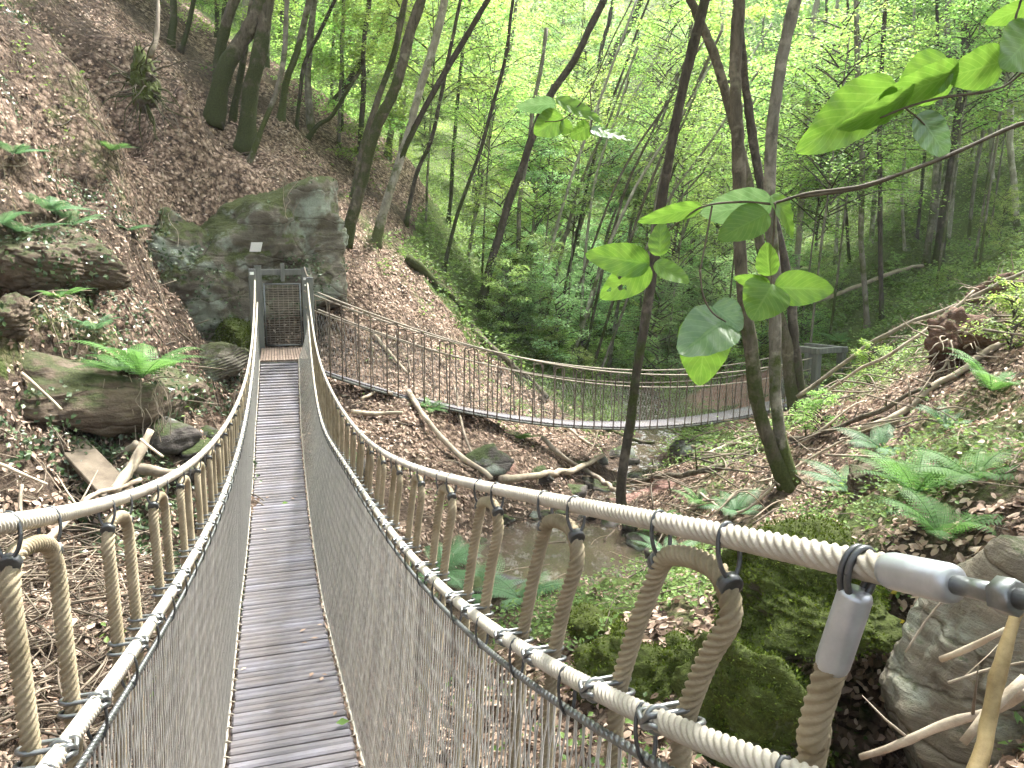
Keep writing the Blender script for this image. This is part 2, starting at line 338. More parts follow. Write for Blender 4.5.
cp += [(-3.1,12.6,-1.6),(-.9,6.,-3.2),(-1.6,4.2,-3.0),(-1.,2.6,-2.8),(.3,2.6,-2.5),(1.2,2.,-1.95),(0,0,-1.75),(1.2,.8,-1.7),(-1.2,.6,-2.0),(-2.4,2.2,-2.5),(0,-2,-1.5),(0,-6,-1.2),
 (2.6,1.2,-1.5),(4,3.4,-1.0),(6,4,-.3),(9,9,.2),(12,8,2),(15,5,4),(20,20,4),(25,40,12),(12,24,1.2),tuple(P(815,412,15.5)),tuple(P(770,425,16.5)),(8,-4,1),(-4,.5,-1.8),(-5.2,3,-.6),(-7,4,1.6),(-10,3,6),(-15,8,9.5),(-20,15,13),(-25,30,18),(-14,14,8),(-12,20,8.5),(-10,28,7.5),
 (-8,-6,3),(-3,24,3.2),(-8,40,9),(2,60,5),(-12,60,20),(10,70,11),(25,65,20),(10,100,34),(-40,80,40),(50,80,36),(60,30,30),(-60,30,40),(30,-40,8),(-40,-40,20),(0,-60,2),(80,130,60),(-60,140,65),(10,150,60),(-2.2,8.6,-2.9),(-4.8,4.6,-2.3),
 (-4.9,11.3,-1.5),(-4.2,11.9,-1.8),(-3.6,13.3,-1.7),(-4.5,13.4,-1.5),tuple(P(120,170,11.3)),tuple(P(152,130,12.8)),tuple(P(120,225,10.7)),tuple(P(100,120,11.6)),(-4.8,15.0,1.3),(-3.4,15.,.5),(-6.4,13.2,.9),(-5.6,10.4,-.9),(-3.3,7.9,-2.1)]
cp = np.array(cp); _c = cp[:, :2]; _z = cp[:, 2]
def _warp(xy):
    # compress far space so that the linear kernel stays gentle
    r = np.linalg.norm(xy, axis=-1, keepdims=True); return xy*(1+0*r)
_A = np.linalg.norm(_c[:, None]-_c[None], axis=-1)
_n = len(cp); _S = np.zeros((_n+3, _n+3)); _S[:_n, :_n] = _A-np.eye(_n)*.06; _S[:_n, _n] = 1; _S[:_n, _n+1:] = _c; _S[_n, :_n] = 1; _S[_n+1:, :_n] = _c.T
_w = np.linalg.solve(_S, np.r_[_z, 0, 0, 0])
STREAM = np.array([P(*q)[:2] for q in [(560,553,9.8),(590,505,11.6),(612,480,13.2),(640,450,15.5),(655,432,17.5),(640,402,21.),(612,372,25.)]])
STREAM = np.vstack([(-1.6,4.2), (-.9,6.2), (-.1,8.2), STREAM])
POOL = P(562,552,9.8)[:2]; POOLZ = -3.62; PIT = P(868,712,3.75)[:2]
def seg_dist(xy, line):
    d = np.full(len(xy), 1e9); par = np.zeros(len(xy))
    for i in range(len(line)-1):
        a, b = line[i], line[i+1]; t = np.clip(((xy-a)@(b-a))/((b-a)@(b-a)), 0, 1); q = a+t[:, None]*(b-a); e = np.linalg.norm(xy-q, axis=1)
        par = np.where(e < d, i+t, par); d = np.minimum(d, e)
    return d, par
def base_h(xy):
    xy = np.asarray(xy, float).reshape(-1, 2); out = np.empty(len(xy))
    for i in range(0, len(xy), 20000):
        q = xy[i:i+20000]; D = np.linalg.norm(q[:, None]-_c[None], axis=-1); out[i:i+20000] = D@_w[:_n]+_w[_n]+q@_w[_n+1:]
    return out
_base_exact = base_h
_gx, _gy = np.arange(-16, 16.01, .1), np.arange(-4, 34.01, .1); _GX, _GY = np.meshgrid(_gx, _gy, indexing='ij'); _TAB = _base_exact(np.c_[_GX.ravel(), _GY.ravel()]).reshape(_GX.shape)
_hx, _hy = np.arange(-90, 90.1, 1.), np.arange(-60, 120.1, 1.); _HX, _HY = np.meshgrid(_hx, _hy, indexing='ij'); _TB2 = _base_exact(np.c_[_HX.ravel(), _HY.ravel()]).reshape(_HX.shape)
def base_h(xy):
    xy = np.asarray(xy, float).reshape(-1, 2); out = np.empty(len(xy)); done = np.zeros(len(xy), bool)
    for gx, gy, T, st in ((_gx, _gy, _TAB, .1), (_hx, _hy, _TB2, 1.)):
        u = (xy[:, 0]-gx[0])/st; v = (xy[:, 1]-gy[0])/st; ok = (u >= 0) & (v >= 0) & (u < len(gx)-1) & (v < len(gy)-1) & ~done
        a = np.floor(u[ok]).astype(int); b = np.floor(v[ok]).astype(int); s, t = u[ok]-a, v[ok]-b
        out[ok] = T[a, b]*(1-s)*(1-t)+T[a+1, b]*s*(1-t)+T[a, b+1]*(1-s)*t+T[a+1, b+1]*s*t; done |= ok
    if (~done).any(): out[~done] = _base_exact(xy[~done])
    return out
def ground(x, y=None):
    xy = np.asarray(x, float).reshape(-1, 2) if y is None else np.stack([np.ravel(x), np.ravel(y)], 1).astype(float)
    z = base_h(xy); r = np.linalg.norm(xy, axis=1); p3 = np.c_[xy, z*.6]
    amp = np.clip(r/9, .25, 1.6)
    z = z+.16*amp*fbm(p3*.7, 4, 3)+.05*fbm(p3*3.1, 3, 40)+.018*fbm(p3*11., 3, 70)
    # ledges on the slopes: terrace-like roots and slips
    z = z+.10*np.abs(fbm(p3*1.3+9, 3, 90))*np.clip(r/6, 0, 1)
    d, par = seg_dist(xy, STREAM)
    z = z-.26*np.exp(-(d/.8)**2)*(par > .5)
    lf = np.clip((-xy[:, 0]-2.)/1.5, 0, 1)*np.clip((13-xy[:, 1])/3, 0, 1)*np.clip((xy[:, 1]-5)/2, 0, 1)
    z = z+lf*(.30*(np.abs(fbm(p3*[1.1, 1.1, 1.6]+4, 4, 120))-.35)+.10*fbm(p3*4., 3, 130))
    z = z-1.7*np.exp(-(((xy-PIT)**2).sum(1))/.26)
    pd = np.linalg.norm((xy-POOL)*[.85, 1.], axis=1); k = 1/(1+np.exp((pd-1.05)*7)); z = z*(1-k)+(POOLZ-.18)*k
    return z
def G(px, py, fmin=2.0, fmax=90., lift=0.):
    """where the ray through a pixel of the photograph meets the ground"""
    F = np.geomspace(fmin, fmax, 420); p = P(px, py, F[:, None][:, 0][0]) if False else np.stack([(px-512)/FL*F, (CT-(py-384)/FL*ST)*F, (-(py-384)/FL*CT-ST)*F], 1)
    z = ground(p[:, :2]); below = np.where(p[:, 2] < z)[0]
    i = below[0] if len(below) else len(F)-1
    q = p[i].copy(); q[2] = z[i]+lift; return q
def gz(x, y): return float(ground([x], [y])[0])
def green_mask(xy):
    n = fbm(np.c_[xy*.35, xy[:, :1]*0], 4, 200)
    x, y = xy[:, 0], xy[:, 1]
    px, py, F = proj(np.c_[xy, base_h(xy)])
    ang = x/np.maximum(y, .1)
    g = np.full(len(xy), .12)
    g = np.where((x > 1.5) & (y > 6), .34, g)
    g = np.where((x > 3.) & (y > 11), .72, g)
    g = np.where((y > 17) & (x > -2.5+.0*y), .85, g)
    g = np.where((x > 1) & (y > 2.5) & (y <= 6), .27, g)
    g = np.where((ang < -.42) & (y < 8.5) & (y > 5.3), np.where(base_h(xy) > -1.0, .42, .05), g); g = np.where((x < -1.5) & (y <= 5.3), .05, g)
    g = np.where((y > 30), .8, g)
    rp = P(955, 350, 8.9)[:2]; g = g*(1-.9*np.exp(-((xy-rp)**2).sum(1)/.9))
    g = np.where((np.abs(x-1.0) < 1.2) & (np.abs(y-6.8) < 1.2), .55, g)
    return np.clip(g+.22*n, 0, 1)
def sand_mask(xy):
    m = np.zeros(len(xy))
    for (a, b, F, r) in ((742,432,17.3,.8),(760,418,17.8,.7),(700,370,24.,.9),(735,388,20.,1.1),(690,358,25.,.9),(500,508,11.8,.25),(640,505,12.2,.5),(665,470,14.,.4)):
        c = P(a, b, F)[:2]; m = np.maximum(m, np.exp(-(np.linalg.norm(xy-c, axis=1)/r)**2*.7))
    return m+.15*fbm(np.c_[xy*1.5, xy[:, :1]*0], 3, 210)*(m > .1)
def build_terrain():
    af = np.radians(np.linspace(-52, 52, 560)); ab = np.radians(np.linspace(52, 308, 60))[1:-1]
    ang = np.r_[af, ab]; R = np.r_[0.05, np.geomspace(.7, 220, 700)]
    A, RR = np.meshgrid(ang, R); x = (np.sin(A)*RR).ravel(); y = (np.cos(A)*RR).ravel(); xy = np.c_[x, y]
    z = ground(xy); na = len(ang); nr = len(R)
    i = np.arange(nr-1)[:, None]*na; j = np.arange(na)[None]; j2 = (j+1) % na
    Q = np.stack([i+j2, i+j, i+na+j, i+na+j2], -1).reshape(-1, 4)[:, ::-1]
    mb = MB(); mb.add(np.c_[xy, z], Q[:, ::-1], None, .5)
    s = np.clip(.30+.5*fbm(np.c_[xy*.8, z*.8], 3, 300), 0, 1)
    px, py, F = proj(np.c_[xy, z])
    s = np.where((x < -3) & (y < 9) & (z < -.9), .9, s)          # bare soil below the left ledge, undercut shade put into its darker tone
    s = np.where((x < -2.5) & (y < 11.5) & (y > 4.5), np.maximum(s, .5+.3*fbm(np.c_[xy*1.1, z], 3, 310)), s)
    mask = np.c_[green_mask(xy), sand_mask(xy), s]
    d, par = seg_dist(xy, STREAM); mask[:, 2] = np.maximum(mask[:, 2], np.exp(-(d/1.1)**2)*.9*(par > 1)); mask[:, 0] *= 1-np.exp(-(d/.9)**2)
    o = mb.build('ground', M['ground'], None, attrs={'mask': mask}); struct(o)
build_terrain()
# stream
def build_stream():
    pts = smoothpath(np.c_[STREAM, np.zeros(len(STREAM))][2:], 14)[:, :2]
    n = len(pts); T = nrm(np.gradient(pts, axis=0)); N = np.c_[-T[:, 1], T[:, 0]]
    zc = np.array([gz(*p) for p in pts]); z = np.minimum.accumulate(zc[::-1])[::-1]; z = np.convolve(np.pad(z, 4, 'edge'), np.ones(9)/9, 'valid')+.17; pq = np.exp(-((pts-POOL)**2).sum(1)/1.1); z = z*(1-pq)+POOLZ*pq; z = np.where(((pts-POOL)**2).sum(1) < 1.2, POOLZ, z)
    par = np.linspace(0, 1, n); pool = np.exp(-((pts-POOL)**2).sum(1)/1.6)
    w = .62+.16*np.sin(par*17)+.9*pool; V = []; foam = []; m = 9
    for k in range(m):
        s = (k/(m-1)-.5)*2; V.append(np.c_[pts+N*(w*s)[:, None], z]); foam.append(np.clip(1-pool*.85, 0, 1)*.8)
    V = np.stack(V, 1); idx = np.arange(n*m).reshape(n, m)
    Q = np.stack([idx[:-1, :-1], idx[:-1, 1:], idx[1:, 1:], idx[1:, :-1]], -1).reshape(-1, 4)
    mb = MB(); mb.add(V.reshape(-1, 3), Q); o = mb.build('stream', M['water'], None, attrs={'foam': np.stack(foam, 1).ravel()}); struct(o)
build_stream()
# ------------------------------------------------------------------ footbridge
U2 = np.array([-.2917, .9565]); V2 = np.array([.9565, .2917]); O2 = np.array([-.02, 0.])
def B3(t, d, z):
    t, d, z = np.broadcast_arrays(np.asarray(t, float), d, z); xy = O2+t[..., None]*U2+d[..., None]*V2; return np.concatenate([xy, z[..., None]], -1)
def hit(px, py, d):
    r = P(px, py, 1.); F = (d+O2@V2)/(r[:2]@V2); p = F*r; return (p[:2]-O2)@U2, p[2]
def curve(pts, dn, df, end, deg=5):
    """rope height along the bridge from pixels of the photograph; dn/df = lateral distance near and far"""
    T, Z = [], []
    for p in pts:
        t = 3.
        for _ in range(12): t, z = hit(*p, dn+(df-dn)*np.clip(t/11.2, 0, 1))
        if 0 < t < 11: T.append(t); Z.append(z)
    T.append(11.2); Z.append(end); w = np.ones(len(T)); w[-1] = 3
    co = np.polyfit(T, Z, deg, w=w)
    return (lambda t: np.polyval(co, t)), (lambda t: dn+(df-dn)*np.clip(np.asarray(t, float)/11.2, 0, 1))
UR = [(308,282.5),(309.7,310.6),(315,339),(321,364),(330.6,390),(341.6,410.6),(358,432),(377,445.5),(399,457),(422,468),(439,475),(454,479),(477,486.5),(501,493),(543,503),(580.6,511),(622,518.5),(659.5,526),(738,538),(795,549),(861,564),(969,575),(1018,585)]
LR = [(309.4,364),(315,392),(321,414),(330.6,439),(340,457.5),(355.6,485.6),(368,503),(379,519),(394.7,536.7),(404,549),(423.7,565.5),(440,578),(460,595.5),(472,607.5),(487,615.6),(501,623.5),(519.5,643),(546.8,662.7),(588,687),(624,722),(659,754)]
UL = [(255.8,290),(254.8,309),(251,341.6),(244.3,384),(236,409.7),(219.5,437),(199.5,456),(179,468),(160,478),(148,484.7),(125,494),(101.5,501.7),(54.7,520),(5,538)]
LL = [(250,388),(248.4,403),(245,422),(241,438),(236.7,455),(231,470.6),(223.4,492.5),(198,551),(182,574.6),(166,604),(146,631),(126,660),(100.8,693.7),(72.6,738),(51.6,761.7)]
ZUR, DUR = curve(UR, .415, .445, -.26); ZLR, DLR = curve(LR, .36, .43, -.72, 4)
ZUL, DUL = curve(UL, -.285, -.25, -.22, 4); ZLL, DLL = curve(LL, -.25, -.235, -.55, 4)
_dk = np.array([(.25,-1.52),(2.885,-1.97),(3.486,-2.03),(5.145,-2.256),(7.151,-2.28),(9.42,-1.95),(11.09,-1.36)]); _dc = np.polyfit(_dk[:, 0], _dk[:, 1], 4)
def ZD(t): return np.polyval(_dc, t)
def DC(t): return np.interp(t, [0, 2.8, 5, 7, 9.4, 11.1], [.0, 0, -.04, -.04, -.03, .02])
HW = .25
bridge = thing('footbridge', (*(O2+U2*.3), -1.6), 'near suspension footbridge with wooden slats, thick beige rope rails and wire net sides', 'footbridge')
TE = 11.2
def deck():
    mb = MB(); t = .32; k = 0
    while t < 11.08:
        w = .050+random.uniform(-.003, .003); c = B3(t, DC(t), ZD(t)-.014+random.uniform(-.003, .003)); s = (ZD(t+.05)-ZD(t-.05))/.1
        ay = np.array([U2[0], U2[1], s]); ax = np.array([V2[0], V2[1], random.uniform(-.006, .006)])+ay*random.uniform(-.012, .012); az = np.cross(nrm(ax), nrm(ay))
        # rounded slat: prism running sideways
        box(mb, c, ay, az, ax, w, .034, HW*2+random.uniform(-.008, .008), .009, np.clip(random.gauss(.5, .28), 0, 1)); t += .0695; k += 1
    mb.build('deck_slats', M['deck'], bridge, smooth=False)
    tt = np.linspace(.3, 11.1, 90)
    for s in (-1, 1):
        m2 = MB(); tube(m2, B3(tt, DC(tt)+s*(HW-.04), ZD(tt)-.04), .011, 8); m2.build('support_cable', M['steel_galv'], bridge)
        m3 = MB(); tt2 = np.linspace(.3, 11.1, 260); wob = .003*np.sin(tt2*55)
        tube(m3, B3(tt2, DC(tt2)+s*(HW+.012)+wob, ZD(tt2)+.012+wob), .0065, 7)
        t = .35
        while t < 11.05:                              # the little clips that tie the net to the slats
            c = B3(t, DC(t)+s*(HW+.006), ZD(t)+.014); a = np.linspace(0, 2*np.pi, 9)[:-1]
            tube(m3, c+np.array([V2[0], V2[1], 0])*s*np.array([-.018, 0, .012])[:, None]+np.array([[0, 0, .002], [0, 0, .012], [0, 0, -.012]]), .0032, 5); t += .14
        m3.build('edge_cable', M['rope_light'], bridge)
deck()
def rope(name, Z, D, r, mat, near=-.0, dz=0., dd=0., amp=.22, lay=.072, lobes=6, t0=.4, tend=11.2, zoff=None):
    def cv(a, b, n): t = np.linspace(a, b, n); return B3(t, D(t)+dd, Z(t)+dz)
    mb = MB(); s = 3.2
    pa = resample(cv(t0, s, 400), .003); tube(mb, pa, r, 30, True, lobes, lay, amp)
    pb = resample(cv(s, tend, 300), .007); tube(mb, pb, r, 18, True, lobes, lay, amp)
    return mb.build(name, mat, bridge)
RR = .0106
rope('handrail_rope', ZUR, DUR, RR, M['rope_light'], t0=.395)
rope('handrail_rope', ZUL, DUL, RR, M['rope_light'], t0=.40)
rope('middle_rope', ZLR, DLR, RR, M['rope_light'], t0=.35); rope('middle_rope', ZLL, DLL, RR, M['rope_light'], t0=.35)
def ring_pts(c, ax, ay, rx, ry, n=20):
    a = np.linspace(0, 2*np.pi, n); return c+np.cos(a)[:, None]*ax*rx+np.sin(a)[:, None]*ay*ry
UP = np.array([0, 0, 1.])
def tang(Z, D, t): return nrm(B3(t+.02, D(t+.02), Z(t+.02))-B3(t-.02, D(t-.02), Z(t-.02)))
NZ = .045   # net edge cable below the middle rope
def hangers(side, ZU, DU, ZL, DL, cen, step):
    for k in range(26):
        tc = cen[k] if k < len(cen) else cen[-1]+(k-len(cen)+1)*step
        if tc > 10.95: break
        hw = .079 if side > 0 else .088; near = tc < 4.5; mid = tc < 7.5
        t1, t2 = tc-hw, tc+hw; pts = []
        def leg(t):
            t = t+(.042 if side > 0 else 0.); zd = ZD(t); zl = ZL(t); dl = DL(t)+side*.030; return B3(t, dl, zl), B3(t, DC(t)+side*(HW+.055), zd-.02)
        def top(t, dz): return B3(t, DU(t), ZU(t)-dz)
        drop = .030
        m1, b1 = leg(t1); m2, b2 = leg(t2)
        pp = [b1, (b1*.5+m1*.5)+np.array([V2[0], V2[1], 0])*side*.012, m1, m1*.5+top(t1, .05)*.5, top(t1-.004, drop+.045), top(t1+.022, drop+.006), top(tc, drop), top(t2-.022, drop+.006), top(t2+.004, drop+.045), m2*.5+top(t2, .05)*.5, m2, (b2*.5+m2*.5)+np.array([V2[0], V2[1], 0])*side*.012, b2]
        path = resample(pp, .008)
        for _ in range(5): path = np.vstack([path[:1], (path[:-2]+path[1:-1]+path[2:])/3, path[-1:]])
        mb = MB()
        if near: tube(mb, resample(path, .0035), RR*.98, 20, True, 5, .052, .21, c=random.random())
        elif mid: tube(mb, resample(path, .007), RR*.98, 15, True, 5, .052, .2, c=random.random())
        else: tube(mb, resample(path, .03), RR*.97, 8, c=random.random())
        h = mb.build('hanger_rope', M['rope_tan'], bridge)
        h['_b'] = bridge['_b']
        ns = 20 if near else 12; sd = 8 if near else 5
        for t, sg in ((t1, 1), (t2, -1)):
            # ring that slings the loop under the handrail
            T = tang(ZU, DU, t); tt = t+sg*.012; c = B3(tt, DU(tt), ZU(tt)-.0145); A = nrm(np.cross(T, UP)); Bv = np.cross(A, T)
            m = MB(); tube(m, ring_pts(c, A+T*random.uniform(-.2, .2), Bv, .0125, .0262, ns), .0024, sd, False); m.build('sling_ring', M['steel_dark'], h)
            if tc < 6:
                # black clamp at the corner of the loop
                m = MB(); cc = top(t+sg*.008, drop+.017); q = nrm(T*sg*1.3+UP*.8); a1 = nrm(np.cross(T, UP)); a2 = np.cross(q, a1)
                ra = RR*1.12; tube(m, np.array([cc-q*.0055, cc-q*.005, cc+q*.005, cc+q*.0055]), np.array([ra*.8, ra, ra, ra*.8]), 14); m.build('clamp', M['steel_dark'], h)
            if tc < 9:
                # double-wire clip holding the leg to the middle rope
                t = t+(.042 if side > 0 else 0.); T = tang(ZL, DL, t); cl = B3(t, DL(t), ZL(t)); cg = B3(t, DL(t)+side*.030, ZL(t)); out = nrm(np.cross(T, UP)); out = out if out@np.array([V2[0], V2[1], 0])*side > 0 else -out
                m = MB()
                for e in (-1, 1):
                    off = np.array([0, 0, .0075])*e+T*.006*e
                    a = np.linspace(-np.pi/2, np.pi/2, 9); w = .0155
                    arc = [cg+out*np.cos(x)*w+T*np.sin(x)*w+off for x in a]
                    arc2 = [cl-out*.001+T*w*.95+off, cl-out*(.0135)+T*w*.8+off*.6+UP*.004, cl-out*.016+off*.3-UP*.002]
                    arc0 = [cl-out*.016-T*.0+off*.3-UP*.002, cl-out*.0135-T*w*.8+off*.6+UP*.004, cl-T*w*.95+off]
                    tube(m, smoothpath(arc0+arc+arc2, 3 if near else 1), .0033, sd, True)
                tube(m, ring_pts(cl, out, np.cross(out, T), .0125, .0125, 14), .0031, sd, False)
                m.build('shackle', M['steel_galv'], h)
hangers(1, ZUR, DUR, ZLR, DLR, [.663, 1.053, 1.472, 1.90, 2.34, 2.80, 3.26], .455)
hangers(-1, ZUL, DUL, ZLL, DLL, [1.03, 1.51, 1.98, 2.46], .465)
def net(side, ZL, DL):
    Vn = np.array([V2[0], V2[1], 0])*side
    topc = lambda t: B3(t, DL(t)-side*.004, ZL(t)-NZ)
    bot = lambda t: B3(t, DC(t)+side*(HW+.012), ZD(t)+.012)
    mb = MB(); t = np.linspace(.35, 11.15, 1200); pth = resample(np.array(topc(t)), .006)
    tube(mb, pth[:int(.35*len(pth))], .0052, 12, True, 2, .030, .30); tube(mb, pth[int(.35*len(pth)):][::2], .0052, 8, True, 0)
    # ties from the middle rope down to the net cable
    ti = .42
    e = mb.build('net_cable', M['steel_galv'], bridge)
    while ti < 10:
        T = tang(ZL, DL, ti); out = nrm(np.cross(T, UP)); c = B3(ti, DL(ti)-side*.002, ZL(ti)-.021)
        mb = MB(); tube(mb, ring_pts(c, out+T*.25, np.cross(out, T)*-1+T*.1, .0125, .031, 16), .0024, 6, False); mb.build('net_ring', M['steel_dark'], bridge); ti += .2275
    mb = MB(); sp = .0132; n = int(10.75/sp); rows = 7
    sN = np.linspace(0, 1, rows*4+1)
    for i in range(n):
        t0 = .38+i*sp; zig = np.where(((np.arange(rows*4+1)//2)+i) % 2 == 0, 1, -1)*sp*.36
        zig = np.interp(np.arange(rows*4+1), np.arange(rows*4+1), zig)
        tt = t0+zig+.004*np.sin(sN*5+i*.7)*(sN > 0)
        a = topc(tt); b = bot(tt); sag = np.sin(sN*np.pi)[:, None]*Vn*.012
        p = a*(1-sN[:, None])+b*sN[:, None]+sag
        F = t0
        r = .00155 if t0 < 3 else .00155+.00006*(t0-3)
        # flat 3-sided wire
        T = nrm(np.gradient(p, axis=0)); N1 = Vn; B1 = np.cross(T, N1); ang = (0, 2.094, 4.189)
        V = np.stack([p+r*(math.cos(x)*N1+math.sin(x)*B1) for x in ang], 1); m = len(p)
        idx = np.arange(m-1)[:, None]*3; j = np.arange(3)[None]; j2 = (j+1) % 3
        Q = np.stack([idx+j, idx+j2, idx+3+j2, idx+3+j], -1).reshape(-1, 4); mb.add(V.reshape(-1, 3), Q)
    mb.build('wire_net', M['wire'], bridge)
net(1, ZLR, DLR); net(-1, ZLL, DLL)
def ferrules():
    S_ = .0098/.0112*.92
    # end fitting of the right handrail, and the ferrule of the first hanger
    t = np.array([.475, .545]); a = B3(.405, DUR(.405), ZUR(.405)); b = B3(.30, DUR(.30), ZUR(.30)); q = nrm(b-a)
    m = MB(); L = np.array([0, .003, .008, .053, .057, .059]); r = np.array([.0098, .0118, .0128, .0128, .0118, .008]); tube(m, a+q*L[:, None]*1.0, r, 24); f = m.build('rope_sleeve', M['ferrule'], bridge); f['_b'] = bridge['_b']
    m = MB(); c = a+q*.058; tube(m, np.array([c, c+q*.04]), .0062, 16); m.build('threaded_rod', M['steel_galv'], f)
    m = MB(); c2 = a+q*.088; tube(m, np.array([c2, c2+q*.001, c2+q*.013, c2+q*.014]), np.array([.009, .011, .011, .009]), 6); tube(m, np.array([c2+q*.014, c2+q*.10]), .0062, 14); m.build('hex_nut', M['steel_galv'], f)
    # near hanger
    tc = .428; top_ = B3(tc, DUR(tc), ZUR(tc)); ml = B3(.47, DLR(.47)+.028, ZLR(.47)); low = B3(.50, DC(.50)+HW+.055, ZD(.66)-.02)
    tp = P(857, 590, float(proj(top_)[2])); dirn_ = nrm(P(825, 686, float(proj(top_)[2])*1.04)-tp); m = MB(); T = tang(ZUR, DUR, tc); A = nrm(np.cross(T, UP))
    rc = (top_+UP*.0125+tp+dirn_*.008)/2; rv = (top_+UP*.0125)-(tp+dirn_*.008); rh = np.linalg.norm(rv)/2; rv = rv/np.linalg.norm(rv); ra = nrm(np.cross(rv, T))
    for e in (-.5, .5): tube(m, ring_pts(rc+T*.007*e, ra, rv, .0118, rh, 22), .0027, 9, False)
    _F = float(proj(top_)[2]); tp = P(857, 590, _F); ml = P(825, 686, _F*1.04); m2_ = P(812, 735, _F*1.07); low = P(790, 860, _F*1.16); dirn = nrm(ml-tp); p = np.array([tp, tp+dirn*.002, tp+dirn*.005, tp+dirn*.062, tp+dirn*.066, tp+dirn*.068])
    pth = smoothpath([tp+dirn*.06, ml, m2_, low, B3(.56, DC(.56)+HW+.055, ZD(.56)-.02)], 14)
    mb = MB(); tube(mb, resample(pth, .003), RR*1.02, 25, True, 5, .052, .21); h = mb.build('hanger_rope', M['rope_tan'], bridge); h['_b'] = bridge['_b']
    m.build('sling_ring', M['steel_dark'], h)
    m = MB(); tube(m, p, np.array([.009, .0115, .0125, .0125, .0115, .010]), 24); m.build('rope_sleeve', M['ferrule'], h)
ferrules()
def wood_post(mb, base, top, w, yaw=None, c=.5):
    base = np.asarray(base, float); top = np.asarray(top, float); az = nrm(top-base); a = yaw if yaw is not None else math.atan2(U2[1], U2[0])
    ax = np.array([math.cos(a), math.sin(a), 0]); ax = nrm(ax-az*(ax@az)); ay = np.cross(az, ax); box(mb, (base+top)/2, ax, ay, az, w, w, np.linalg.norm(top-base), w*.09, c)
# near gateway (just outside the frame; carries the ropes)
def near_gate():
    for d, Z, x in ((.475, ZUR, 1), (-.36, ZUL, -1)):
        b = B3(.22, d, -2.3); m = MB(); wood_post(m, b, B3(.22, d, Z(.3)+.12), .10); m.build('anchor_post', M['post_wood'], bridge)
near_gate()
# far platform
def far_platform():
    g = lambda t, d, z: B3(t, d, z)
    pl = thing('landing_platform', B3(11.9, .05, -1.6), 'small brown wooden landing at the far end of the walkway, below the mesh gate', 'platform')
    zt = -1.345; mb = MB()
    d0, d1 = -.24, .42; nb = 17
    for i in range(nb):
        d = d0+(i+.5)*(d1-d0)/nb; box(mb, g(11.95, d, zt-.014), (U2[0], U2[1], 0), (V2[0], V2[1], 0), UP, 1.66, (d1-d0)/nb-.007, .028, 0, random.random())
    mb.build('deck_boards', M['platform_wood'], pl, smooth=False)
    mb = MB(); 
    for t in (11.13, 12.75): box(mb, g(t, .09, zt-.075), (V2[0], V2[1], 0), (U2[0], U2[1], 0), UP, .80, .07, .09, 0, .3)
    mb.build('joists', M['post_wood'], pl, smooth=False)
    for t, d, zt_, zb in ((11.2, -.285, -.10, -2.6), (11.2, .475, -.22, -2.6), (12.8, .47, -.10, -2.2), (12.8, -.24, -.06, -2.2)):
        m = MB(); wood_post(m, g(t, d, zb), g(t, d, zt_), .095 if t < 12 else .11); p = m.build('post', M['post_wood'], pl, smooth=False); p['_b'] = pl['_b']
        m = MB(); wood_post(m, g(t, d, zt_), g(t, d, zt_+.012), .102 if t < 12 else .117); m.build('post_cap', M['steel_galv'], p, smooth=False)
        if (t > 12 and d > 0) or (t < 12 and d < 0):
            m = MB(); box(m, g(t-.0585 if t > 12 else t-.051, d, zt_-(.16 if t > 12 else .05)), (V2[0], V2[1], 0), (U2[0], U2[1], 0), UP, .055, .005, .04); m.build('paper_tag', M['paper'], p, smooth=False)
            if t > 12:
                m = MB(); box(m, g(t-.0585, d, zt_-.26), (V2[0], V2[1], 0), (U2[0], U2[1], 0), UP, .025, .005, .025); m.build('paper_tag', M['paper'], p, smooth=False)
    m = MB(); a = g(12.8, -.30, -.155); b = g(12.8, .52, -.155); wood_post(m, a, b, .10, 0); m.build('lintel', M['post_wood'], pl, smooth=False)
    m = MB(); wood_post(m, g(12.73, .13, -.30), g(12.73, .13, -.02), .06); m.build('latch_block', M['post_wood'], pl, smooth=False)
    m = MB(); a = g(12.8, .47, -.08); b = g(11.2, .475, -.20); tube(m, np.array([a+(b-a)*s-UP*.05*math.sin(s*np.pi) for s in np.linspace(0, 1, 12)]), .011, 8); m.build('guide_rope', M['rope_grey'], pl)
    gt = thing('mesh_gate', g(12.8, .08, -1.34), 'closed gate of horizontal steel mesh bars hung between the far posts', 'gate')
    m = MB()
    for d in (-.16, .385): tube(m, np.array([g(12.76, d, -1.32), g(12.76, d, -.33)]), .014, 8)
    for z in (-1.31, -.34): tube(m, np.array([g(12.76, -.16, z), g(12.76, .385, z)]), .014, 8)
    m.build('gate_frame', M['steel_galv'], gt)
    m = MB()
    for z in np.arange(-1.28, -.36, .038): tube(m, np.array([g(12.76, -.16, z), g(12.76, .385, z)]), .0045, 5)
    for d in np.arange(-.1, .36, .075): tube(m, np.array([g(12.765, d, -1.31), g(12.765, d, -.34)]), .003, 5)
    m.build('mesh_panel', M['rope_grey'], gt)
mat_simple('platform_wood', (.17, .12, .09), (.32, .25, .20), 9, .8, 0, .5, 60, .003, .2)
far_platform()
